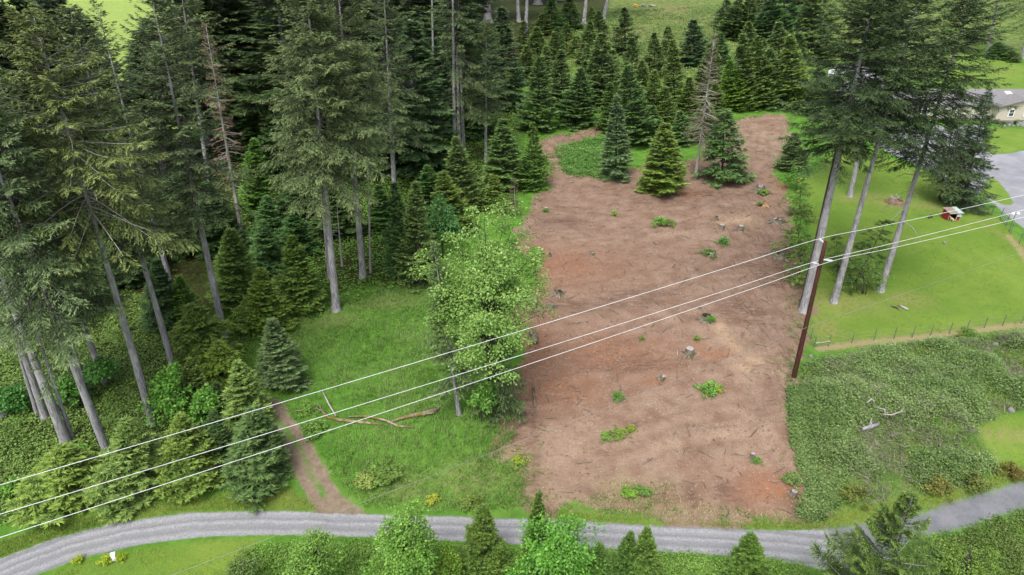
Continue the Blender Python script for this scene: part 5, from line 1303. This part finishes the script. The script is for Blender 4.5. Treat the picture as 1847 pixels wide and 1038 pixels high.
# young trees of the left and centre
Y = 'young'
for k, (kind, bx, by, tx, ty, w, tint, lb) in enumerate((
    (Y, 468, 890, 455, 738, 124, (.85, 1.0, .95), 'large dark green conifer beside the start of the dirt track'),
    (Y, 448, 785, 428, 655, 92, (1.9, 1.65, 1.25), 'pale yellow green conifer glowing behind the large dark one by the track'),
    (Y, 347, 893, 324, 750, 98, (1.55, 1.40, .85), 'yellowish conifer by the road under the middle white wire'),
    (Y, 246, 912, 226, 758, 108, (1.6, 1.5, 1.15), 'pale grey green conifer at the roadside at the foot of a tall trunk'),
    (Y, 128, 925, 112, 806, 122, (1.7, 1.55, .95), 'broad yellow green conifer by the road at lower left'),
    (Y, 398, 856, 384, 742, 66, (.62, .8, .75), 'dark shaded conifer between the yellowish one and the large dark one'),
    ('small', 400, 768, 389, 692, 40, (.55, .75, .75), 'small blackish conifer left of the glowing pale one'),
    (Y, 512, 708, 490, 578, 90, (1.05, 1.15, 1.35), 'grey green spruce alone at the left edge of the meadow'),
    (Y, 482, 616, 470, 486, 84, (1.25, 1.40, .72), 'bright green conifer above the grey green one at the meadow edge'),
    (Y, 545, 574, 526, 428, 82, (1.05, 1.25, .70), 'green conifer with loose drooping boughs at the top left of the meadow'),
    (Y, 486, 512, 473, 400, 74, (.85, 1.15, 1.05), 'blue green conifer right of the dying fir trunk'),
    (Y, 428, 566, 416, 415, 90, (1.05, 1.25, .80), 'green conifer standing before the foot of the dying fir'),
    (Y, 468, 404, 458, 252, 62, (.95, 1.35, .72), 'tall young conifer with bright tips in the shade right of the dying fir'),
    (Y, 488, 465, 480, 355, 66, (.8, 1.15, 1.0), 'dark young conifer below the bright tipped one'),
    (Y, 537, 472, 528, 376, 64, (.62, .95, .75), 'blackish conifer at the left foot of the giant fir'),
    ('sap', 374, 668, 346, 552, 104, (1.5, 1.4, .85), 'scraggly yellow green hemlock beneath the flared fir'),
    ('spruce', 300, 604, 281, 468, 70, (1.0, 1.3, 1.15), 'dark conifer between the nearest trunk and the slim fir behind'),
    (Y, 358, 756, 342, 648, 62, (1.15, 1.25, .85), 'mid green conifer wedged between two bright maple shrubs'),
    ('sap', 405, 700, 393, 618, 70, (1.8, 1.7, .85), 'thin yellow green sapling behind the glowing pale conifer'),
    (Y, 335, 600, 322, 500, 56, (.9, 1.25, .62), 'small bright tipped conifer left of the flared fir trunk'),
    (Y, 722, 514, 712, 332, 66, (.82, 1.15, .95), 'dark green conifer left of the greyish one above the meadow'),
    (Y, 757, 532, 748, 332, 82, (1.15, 1.2, 1.0), 'greyish conifer with layered boughs left of the broad maple'),
    (Y, 818, 435, 797, 312, 80, (1.65, 1.38, .85), 'yellowish conifer with pointed top above the broad maple'),
    (Y, 838, 395, 822, 249, 66, (1.15, 1.25, 1.05), 'slender grey green conifer below the long pale trunk'),
    (Y, 908, 352, 907, 217, 80, (.95, 1.15, .95), 'broad green conifer left of the narrow pointed one by the path'),
    (Y, 967, 350, 960, 223, 46, (1.05, 1.3, .80), 'narrow pointed conifer beside the earth path'),
    ('small', 950, 352, 945, 284, 38, (.9, 1.2, .75), 'small conifer tucked left of the narrow pointed one'),
    ('sap', 893, 390, 890, 316, 42, (1.35, 1.3, .8), 'thin yellow green sapling above the maple crown'),
    (Y, 690, 425, 683, 335, 60, (.7, 1.0, .75), 'shaded conifer behind the rusty barked pole'),
    (Y, 775, 392, 770, 300, 60, (.75, 1.1, .8), 'dark conifer behind the yellowish pointed one'),
    # young firs above the clearing
    (Y, 968, 248, 975, 104, 66, (1.0, 1.25, 1.05), 'full blue green young fir at the left of the path, first of its row'),
    (Y, 1041, 240, 1047, 125, 66, (.85, 1.10, .95), 'perfect conical young fir behind the earth path'),
    (Y, 1012, 212, 1012, 92, 56, (1.0, 1.12, 1.0), 'greyish fir between the first two of the row above the path'),
    (Y, 1086, 212, 1086, 62, 74, (1.05, 1.18, .98), 'broad tall young fir with pale top above the path'),
    (Y, 1128, 108, 1126, 14, 48, (1.05, 1.15, 1.1), 'single bluish fir in the grass above the row'),
    ('spruce', 1110, 333, 1113, 174, 56, (1.9, 2.0, 2.1), 'tall narrow grey green spruce standing on the edge of the clearing'),
    (Y, 1193, 358, 1200, 224, 84, (1.45, 1.38, .75), 'broad yellow green tree standing out on the bare soil'),
    ('sap', 1302, 342, 1307, 200, 72, (.82, 1.05, .95), 'dark drooping tree on the soil beside the dead snag'),
    (Y, 1146, 275, 1132, 118, 70, (.85, 1.12, .92), 'tall dark fir behind the narrow spruce'),
    (Y, 1217, 212, 1213, 73, 50, (1.25, 1.35, .95), 'pointed fir with pale tip left of the dark round one'),
    (Y, 1253, 128, 1250, 36, 58, (.50, .72, .80), 'blackish fir in the middle above the snag'),
    (Y, 1180, 240, 1180, 128, 50, (1.25, 1.3, .85), 'light green fir behind the broad yellow green tree'),
    (Y, 1233, 270, 1226, 200, 48, (.95, 1.2, 1.1), 'small bluish fir behind the yellow green tree on its right'),
    (Y, 1172, 262, 1178, 192, 46, (.8, 1.1, .9), 'small dark fir left of the broad yellow green tree'),
    (Y, 1322, 208, 1315, 108, 46, (1.15, 1.55, .55), 'vivid bright green fir right of the dead snag'),
    (Y, 1341, 208, 1340, 62, 58, (1.1, 1.25, .9), 'tall fir with pale tip, second to the right of the snag'),
    (Y, 1366, 205, 1366, 66, 54, (1.1, 1.22, .85), 'tall yellowish fir, third to the right of the snag'),
    (Y, 1389, 204, 1388, 88, 60, (.9, 1.15, 1.0), 'dark blue green fir above the end of the brown strip'),
    (Y, 1432, 208, 1424, 62, 66, (1.35, 1.4, .85), 'loose light green tree left of the right fir stand'),
    (Y, 1320, 84, 1334, 0, 58, (.85, 1.1, .8), 'dark full fir in the upper grass, left one of a pair'),
    (Y, 1348, 80, 1354, -8, 46, (.9, 1.05, .75), 'olive fir in the upper grass, right one of a pair'),
    (Y, 1392, 92, 1388, -10, 60, (.6, .88, .8), 'dark fir group member at the top above the light green tree'),
    (Y, 1418, 86, 1412, -30, 60, (.55, .85, .75), 'deep green fir at the top beside the right stand'),
    (Y, 1464, 130, 1466, -20, 70, (.9, 1.05, .8), 'olive fir at the top directly left of the right stand'),
    (Y, 1480, 222, 1478, 120, 60, (.85, 1.05, .9), 'grey green fir half hidden by the right stand'),
    (Y, 996, 68, 995, -5, 38, (.75, 1.1, .75), 'bright edged small fir high on the slope'),
    (Y, 1029, 62, 1027, -4, 44, (.65, .95, .72), 'dark small fir high on the slope right of the bright edged one'),
    ('small', 978, 70, 978, 26, 36, (1.1, 1.2, .9), 'pale small fir just below the two bare trunks'),
    ('small', 1067, 46, 1067, 14, 22, (1.1, 1.4, .6), 'tiny bright conifer between two bare trunks'),
    (Y, 971, 132, 968, 50, 50, (1.1, 1.22, .9), 'fir with yellowish top above the first of the row'),
    (Y, 1022, 98, 1022, 44, 34, (1.1, 1.18, .85), 'small light fir on the slope above the row'),
    (Y, 1062, 128, 1064, 40, 48, (1.0, 1.15, .85), 'mid green fir behind the broad tall one'),
    ('small', 1040, 110, 1040, 66, 34, (1.25, 1.3, .8), 'small yellowish fir in the middle of the slope'),
    (Y, 985, 168, 985, 84, 44, (1.45, 1.55, 1.5), 'frosty pale blue fir behind the first of the row'),
    (Y, 1282, 190, 1282, 78, 52, (1.1, 1.15, .9), 'grey green fir directly behind the dead snag'),
    (Y, 1160, 205, 1158, 110, 46, (1.2, 1.25, .8), 'light olive fir between the narrow spruce and the pointed fir'),
    (Y, 1240, 232, 1244, 140, 48, (1.15, 1.15, .75), 'olive fir left of the snag at mid height'),
    (Y, 1270, 262, 1272, 178, 50, (.9, 1.1, .8), 'dark green fir just left of the snag trunk'),
    (Y, 1105, 250, 1100, 150, 48, (.9, 1.15, .8), 'young fir filling the gap behind the narrow spruce'),
    # saplings along the right edge of the clearing
    (Y, 1430, 318, 1433, 240, 50, (1.1, 1.18, 1.2), 'greyish conifer at the upper right edge of the clearing'),
    ('feather', 1441, 404, 1446, 316, 52, (1.35, 1.45, .8), 'feathery hemlock sapling left of the right stand, upper one'),
    ('feather', 1436, 474, 1448, 368, 60, (1.4, 1.45, .85), 'feathery hemlock sapling left of the right stand, middle one'),
    ('feather', 1440, 526, 1448, 428, 54, (1.3, 1.4, .8), 'feathery hemlock sapling under the white wire, lowest one'),
    ('feather', 1512, 500, 1508, 420, 46, (1.1, 1.25, .8), 'feathery bough of a sapling right of the thickest trunk'),
    ('feather', 1541, 532, 1602, 394, 84, (.75, .9, .62), 'leaning young conifer on the lawn beside the leaning fir'),
    (Y, 1798, 112, 1800, 76, 34, (.55, .75, .6), 'dark small conifer above the house lawn'),
    ('small', 1822, 116, 1824, 92, 30, (.7, .85, .6), 'small conifer beside the dark one above the house lawn'),
    # near side of the road
    (Y, 870, 1046, 872, 915, 84, (.85, 1.0, .55), 'conical dark green conifer at the bottom on the near side of the road'),
    (Y, 963, 1040, 973, 890, 62, (.85, 1.0, .55), 'dark conifer tip rising behind the full maple at the bottom'),
    (Y, 1082, 1085, 1082, 984, 70, (.75, 1.0, .62), 'short dark conifer right of the full maple at the bottom'),
    (Y, 1125, 1066, 1138, 962, 60, (.70, .95, .55), 'dark conifer left of its lighter twin at the bottom'),
    (Y, 1160, 1072, 1168, 954, 68, (.95, 1.15, .65), 'lighter conifer of the twin pair at the bottom'),
    (Y, 1345, 1074, 1355, 966, 84, (.75, .98, .50), 'broad dark conifer alone at the bottom right of centre'),
)):
    S(kind, k % (4 if kind == 'young' else 3), bx, by, tx, ty, w, lb, tint)

O(1555, 1190, 1645, 898, 300, 1110, 'nearest loose fir with yellow tipped boughs overhanging the lane junction', 70, .16, 105, 2.8, 'young', 'darkbark', (.80, .92, .50), gap=.1, hang=.7, kl=.15, kw=.05, droop=.2, sub=8, style='young', zc=1.0, name='loose_fir', el_bot=12, limb_r=.03, deadfrac=1)

for k, (bx, by, ty, w) in enumerate(((1140, 160, 70, 44), (1180, 150, 60, 44), (1105, 180, 90, 44), (1205, 130, 50, 40), (1062, 190, 100, 48), (1150, 235, 150, 44), (1000, 140, 60, 44), (950, 160, 84, 44), (1300, 150, 60, 46), (1265, 210, 120, 46), (1350, 130, 40, 48), (1405, 140, 40, 54),
                                     (1440, 170, 60, 54), (1375, 160, 70, 48), (1290, 230, 150, 44), (1200, 240, 160, 42), (1080, 80, 20, 36), (1310, 60, 0, 44), (1370, 50, -20, 50), (1440, 60, -40, 56), (1005, 110, 50, 36), (945, 100, 40, 36), (1470, 60, -50, 60), (1060, 160, 80, 40))):
    S('young' if k % 3 else 'small', k % 3, bx, by, bx, ty, w, 'young fir among the crowded stand above the clearing', (.85 + .12 * (k % 4), 1.0 + .1 * (k % 3), .75 + .1 * (k % 3)), 'young firs crowded above the clearing')
# ------------------------------------------------------------------ leafy trees and shrubs
D = leafy_tree
D(884, 742, 876, 380, 226, 'broad leafy maple at the left edge of the clearing, largest of its kind', 81, 'maple', 230, 105, .19, .24, .18, (1.25, 1.28, .88), 1.1, flat=.45)
O(828, 748, 782, 440, 110, 700, 'olive conifer tangled into the left side of the broad maple', 82, .2, 150, .85, 'fir', 'bark', (1.05, 1.15, .85), gap=.2, style='young', hang=.6, name='conifer')
O(902, 752, 903, 560, 112, 735, 'drooping dark hemlock under the right side of the broad maple', 83, .15, 110, .85, 'fir', 'darkbark', (.75, .85, .6), gap=.2, style='young', hang=.7, droop=.4, name='hemlock')
D(868, 762, 869, 680, 44, 'bright maple sapling at the foot of the broad maple', 84, 'maple', 40, 40, .24, .15, .05, (.9, 1.15, .6), .5)
D(800, 466, 792, 360, 72, 'dark leafy maple in front of the yellowish pointed conifer', 85, 'maple', 70, 46, .26, .2, .1, (.55, .85, .65), .7)
D(308, 768, 300, 640, 66, 'bright green maple shrub right of the nearest fir trunk', 86, 'maple', 70, 44, .26, .1, .06, (.85, 1.2, .5), .6, stems=2, skirt=1)
D(370, 775, 364, 678, 48, 'bright maple shrub squeezed between two conifers', 87, 'maple', 46, 42, .26, .1, .05, (.8, 1.15, .5), .55, skirt=1)
D(182, 700, 180, 638, 54, 'round maple shrub in the dark among the left trunks', 88, 'maple', 46, 42, .26, .1, .05, (.6, .95, .5), .55, skirt=1)
D(124, 735, 120, 668, 46, 'maple shrub beside the slender fir in the salal', 89, 'maple', 46, 42, .24, .1, .05, (.65, 1.0, .45), .5, skirt=1)
D(24, 742, 18, 688, 44, 'dark maple shrub by the tree base at the photo edge', 90, 'maple', 40, 42, .24, .1, .05, (.45, .8, .45), .5, skirt=1)
D(140, 858, 136, 802, 60, 'bright leafy shrub behind the broad yellow green roadside conifer', 91, 'maple', 46, 42, .24, .1, .05, (.75, 1.1, .4), .55, skirt=1)
D(26, 892, 22, 862, 26, 'small bright sprout of leaves in the salal at lower left', 92, 'maple', 26, 36, .22, .1, .04, (.8, 1.1, .4), .35, skirt=1)
D(735, 1092, 728, 886, 118, 'tall leafy maple in front of the gravel road at the bottom', 93, 'maple', 150, 50, .17, .12, .1, (1.0, 1.2, .55), .6, skirt=1)
D(1003, 1092, 1012, 904, 158, 'full bright green maple in front of the road at the bottom centre', 94, 'maple', 170, 54, .17, .12, .12, (.75, 1.15, .42), .7, skirt=1)
D(565, 1075, 558, 926, 96, 'light green leafy tree covering the near road edge at the bottom', 95, 'bush', 110, 46, .13, .12, .08, (1.2, 1.5, .85), .55, name='leafy_tree', skirt=1, stems=3)
D(1744, 1085, 1742, 952, 130, 'bright yellow green leafy bush at the bottom right', 96, 'bush', 110, 46, .13, .12, .08, (1.05, 1.2, .6), .55, name='leafy_tree', skirt=1, stems=3)
D(1680, 1072, 1678, 956, 74, 'blue green leafy shrub between the loose fir and the bright bush at the bottom right', 97, 'bush', 70, 44, .12, .12, .06, (.75, 1.0, .75), .45, name='leafy_tree', skirt=1, stems=3)
D(812, 1060, 808, 966, 44, 'small bright leafy sapling left of the conical conifer at the bottom', 98, 'bush', 46, 40, .14, .12, .05, (1.15, 1.35, .5), .4, name='leafy_tree', skirt=1)
D(1558, 530, 1556, 452, 62, 'thin leafed shrub at the foot of the leaning young conifer on the lawn', 99, 'bush', 50, 26, .16, .1, .05, (.8, 1.0, .6), .6, name='leafy_tree', stems=4)
D(1436, 345, 1440, 290, 44, 'bright leafy shrub below the greyish conifer at the clearing edge', 100, 'bush', 40, 36, .2, .1, .05, (.8, 1.25, .6), .5, name='leafy_tree', skirt=1)
D(920, 372, 918, 345, 40, 'low leafy shrub left of the clearing corner', 101, 'bush', 30, 30, .2, .1, .04, (.9, 1.1, .8), .4, name='leafy_tree', skirt=1)
D(440, 1070, 432, 985, 70, 'twiggy pale shrub at the bottom by the mown grass', 102, 'bush', 60, 30, .12, .1, .05, (1.0, 1.05, .85), .5, name='leafy_tree', skirt=1, stems=4)

# ------------------------------------------------------------------ ground cover nobody could count
R1 = np.random.default_rng(31)
def scatter(poly, n, cond=None):
    q = sample_poly(poly, n, R1); q = q[in_view(q)]
    if cond is not None: q = q[cond(q)]
    return q
SAL = P((-60, 960), (60, 925), (200, 908), (400, 884), (474, 860), (470, 770), (440, 690), (400, 640), (372, 600), (300, 540), (200, 520), (60, 560), (-60, 620))
carpet('salal_undergrowth', scatter(SAL, 3600), .75, 26, .17, 'salal', 'dense olive green salal covering the forest floor at left', (1.15, 1.4, .9), 5, .6, tri=True)
MID = P((380, 460), (440, 430), (560, 430), (640, 300), (700, 260), (780, 230), (930, 180), (930, 330), (830, 400), (750, 505), (700, 530), (640, 545), (560, 585), (470, 620), (420, 620), (400, 540))
carpet('salmonberry_undergrowth', scatter(MID, 3000), .9, 13, .24, 'bush', 'bright leafy undergrowth beneath the firs above the meadow', (1.0, 1.35, .7), 6, .7)
BACK = P((380, 440), (300, 520), (100, 540), (-80, 600), (-80, 300), (240, 260), (390, 250), (640, 120), (930, 40), (930, 180), (700, 250), (560, 420))
carpet('shaded_undergrowth', scatter(BACK, 2600), 1.3, 12, .34, 'salal', 'dark undergrowth in the deep shade of the forest', (1.1, 1.4, .9), 7, .8)
brm = np.concatenate([scatter(BRAMBLE, 9500), scatter(BRAMBLE_EDGE, 1200)])
keep = (1 - np.abs(2 * vnoise(brm[:, 0], brm[:, 1], .24, 9) - 1)) + .6 * vnoise(brm[:, 0], brm[:, 1], .8, 22) > .86
carpet('bramble_thicket', brm[keep], .58, 30, .13, 'bramble', 'grey green bramble thicket on the bank right of the clearing', (.95, 1.0, .95), 8, 1.0, tri=True)
wq = scatter(BRAMBLE, 1800); wq = wq[vnoise(wq[:, 0], wq[:, 1], .22, 61) > .56]
carpet('mixed_weeds', wq, .5, 18, .16, 'bush', 'brighter mixed weeds in patches among the brambles', (.95, 1.1, .75), 16, .7, tri=True)
carpet('dead_bramble_canes', scatter(BRAMBLE, 1100, lambda q: vnoise(q[:, 0], q[:, 1], .4, 33) > .42), .8, 18, .55, 'deadneedle', 'greyish dead canes and dry stalks among the brambles', (.95, 1.15, 1.1), 9, .9, tri=True, wr=.09)
NEAR = P((425, 1060), (430, 1000), (520, 985), (640, 980), (780, 990), (930, 1000), (1060, 996), (1250, 1005), (1450, 1020), (1490, 1090), (1300, 1120), (900, 1120), (425, 1120))
carpet('roadside_thicket', scatter(NEAR, 3800), .55, 15, .12, 'bush', 'tangled leafy thicket on the near side of the gravel road', (1.1, 1.35, .8), 10, .8)
NEAR2 = P((1600, 1060), (1650, 985), (1740, 960), (1847, 925), (1900, 915), (1900, 1100), (1600, 1110))
carpet('lane_thicket', scatter(NEAR2, 1500), .6, 16, .13, 'bush', 'brown green thicket below the lane at the lower right corner', (.80, .85, .6), 11, .7)
MOUNDL = P((1003, 268), (1040, 258), (1092, 248), (1098, 330), (1062, 318), (1020, 316))
carpet('bramble_patch', scatter(MOUNDL, 900), .8, 16, .2, 'bramble', 'round bramble patch in the bend of the earth path', (.75, 1.05, .7), 12, .9)
HILL = P((900, 120), (1000, 70), (1110, 20), (1300, 10), (1380, 40), (1320, 200), (1240, 200), (1140, 200), (1060, 200), (960, 190))
carpet('hillside_brush', scatter(HILL, 4200, lambda q: vnoise(q[:, 0], q[:, 1], .12, 41) > .40), 1.2, 13, .3, 'bramble', 'low brush and bramble mounds on the far grassy slope', (.85, 1.0, .8), 13, 1.5)
FAR = P((1480, 0), (1847, -20), (1900, 90), (1740, 150), (1600, 110), (1480, 200))
carpet('far_brush', scatter(FAR, 2200, lambda q: vnoise(q[:, 0], q[:, 1], .1, 43) > .4), 1.2, 12, .4, 'bush', 'green brush behind the right fir stand beyond the house', (.8, 1.0, .6), 14, 1.2)
MEADOW = P((400, 640), (440, 560), (560, 545), (640, 540), (760, 500), (850, 560), (930, 720), (930, 790), (890, 830), (945, 840), (955, 915), (800, 925), (660, 915), (600, 860), (560, 790), (500, 740), (450, 690))
GAP = P((925, 180), (945, 190), (965, 240), (1005, 305), (985, 345), (930, 360), (910, 330), (925, 260))
nottrack = lambda q: np.abs(ldist(TRACKC, q[:, 0], q[:, 1])) > 1.1
tufts('meadow_grass', np.concatenate([scatter(MEADOW, 12500, nottrack), scatter(GAP, 1800)]), .42, 5, 'tall uneven grass of the green meadow left of the clearing', 3)
tufts('hillside_grass', scatter(HILL, 5000), .5, 5, 'long pale grass on the far slope above the young firs', 8, 'grassblade', (1.3, .95, 1.1), .12)
tufts('verge_grass', np.concatenate([scatter(VERGE, 2600), scatter(VERGE2, 2600)]), .22, 5, 'short grass blades along the gravel road', 4, 'grassblade', (1.25, 1.1, .9), .035)
tufts('lawn_grass', np.concatenate([scatter(LAWN, 6500), scatter(LAWNS[5], 2500), scatter(LAWNS[4], 700)]), .16, 5, 'short grass blades of the bright lawn', 5, 'grassblade', (1.2, .98, .75), .045)
tufts('dry_grass', scatter(P((1050, 905), (1120, 870), (1210, 872), (1240, 905), (1440, 930), (1440, 942), (1250, 940), (1060, 926)), 750), .24, 5, 'thin dry grass at the foot of the clearing by the road', 6, 'grassblade', (2.6, 1.35, 3.2), .04)
tufts('bramble_grass', scatter(BRAMBLE, 7000), .5, 5, 'long grass growing between the brambles', 7, 'grassblade', (1.05, 1.0, .9), .05)
# wood chips strewn over the bare soil
ch = scatter(DIRT, 26000, lambda q: vnoise(q[:, 0], q[:, 1], .3, 51) * .7 + .5 * R1.random(len(q)) > .42)
n_ = len(ch); a_ = R1.random(n_) * 6.28
dv_ = np.stack([np.cos(a_), np.sin(a_), R1.normal(0, .25, n_)], 1)
me = kites(np.stack([ch[:, 0], ch[:, 1], gz(ch[:, 0], ch[:, 1]) + .025], 1), dv_, np.array([0, 0, 1.0]) + R1.normal(0, .3, (n_, 3)), R1.uniform(.05, .17, n_), R1.uniform(.03, .06, n_), R1.random(n_), M['chips'], 'wood_chips', .5)
tag(link('wood_chips', me), 'pale wood chips strewn over the brown soil', None, None, 'stuff')

st_ = scatter(DIRT, 800)
n_ = len(st_); a_ = R1.random(n_) * 6.28
me = kites(np.stack([st_[:, 0], st_[:, 1], gz(st_[:, 0], st_[:, 1]) + .03], 1), np.stack([np.cos(a_), np.sin(a_), R1.normal(0, .1, n_)], 1), np.array([0, 0, 1.0]) + R1.normal(0, .3, (n_, 3)), R1.uniform(.3, 1.1, n_), R1.uniform(.03, .06, n_), R1.random(n_), M['darkbark'], 'twig_litter', .5)
tag(link('twig_litter', me), 'dark twigs and bark slivers scattered over the soil', None, None, 'stuff')

def along(poly, n, w, sides=None):
    seg = np.roll(poly, -1, 0) - poly; L = np.linalg.norm(seg, axis=1); c = np.cumsum(L) / L.sum()
    k = np.searchsorted(c, R1.random(n)); f = R1.random(n)
    q = poly[k] + seg[k] * f[:, None] + R1.normal(0, w, (n, 2))
    return q[in_view(q) & (sdist(ROAD, q[:, 0], q[:, 1]) < -.4)]
q_ = along(DIRT, 2600, .75); q_ = q_[vnoise(q_[:, 0], q_[:, 1], .5, 91) > .4]
tufts('edge_grass', q_, .38, 5, 'ragged grass straggling over the edge of the bare soil', 9, 'grassblade', (1.15, 1.0, 1.0), .05)
q_ = along(DIRT, 900, .7); q_ = q_[vnoise(q_[:, 0], q_[:, 1], .35, 92) > .5]
carpet('edge_weeds', q_, .4, 12, .13, 'bush', 'low weeds creeping in from the edge of the clearing', (.85, 1.0, .7), 15, .35)

# clods of soil and slash left by the machine
def clods(name, pts, lo, hi, mat, label):
    n = len(pts); sz = R1.uniform(lo, hi, n) * R1.uniform(.5, 1.0, n)
    base = np.array([[1, 0, 0], [-1, 0, 0], [0, 1, 0], [0, -1, 0], [0, 0, .8], [0, 0, -.5]], float)
    V = base[None] * sz[:, None, None] * R1.uniform(.6, 1.3, (n, 6, 1))
    a = R1.random(n) * 6.28; c, q = np.cos(a)[:, None], np.sin(a)[:, None]
    V = np.stack([V[..., 0] * c - V[..., 1] * q + pts[:, :1], V[..., 0] * q + V[..., 1] * c + pts[:, 1:], V[..., 2] + gz(pts[:, 0], pts[:, 1])[:, None]], -1)
    T = np.array([[0, 2, 4], [2, 1, 4], [1, 3, 4], [3, 0, 4]])
    F = (np.arange(n)[:, None, None] * 6 + T[None]).reshape(-1, 3)
    me = np_mesh(name, V.reshape(-1, 3), F.ravel(), np.arange(len(F)) * 3, M[mat])
    tag(link(name, me), label, None, None, 'stuff')
M['clod'] = plain('soil_clod', (.155, .100, .070), .95, .4, .8)
cp_ = scatter(DIRT, 9000)
clods('soil_clods', cp_[vnoise(cp_[:, 0], cp_[:, 1], .35, 71) + .35 * vnoise(cp_[:, 0], cp_[:, 1], 1.4, 72) > .66], .05, .17, 'clod', 'loose brown clods and crumbs of soil on the clearing')
sl = scatter(DIRT, 420); mb_ = MB()
for x_, y_ in sl:
    a = R1.random() * 6.28; L = R1.uniform(.4, 1.6); z_ = float(gz(x_, y_)) + .05
    dx_, dy_ = math.cos(a) * L * .5, math.sin(a) * L * .5
    mb_.tube([(x_ - dx_, y_ - dy_, z_), (x_ + .06, y_, z_ + .05), (x_ + dx_, y_ + dy_, z_ + R1.uniform(0, .1))], [.035, .03, .015], 4)
tag(mb_.build('slash_debris', M['stump']), 'broken branches and slash strewn over the bare soil', None, None, 'stuff')
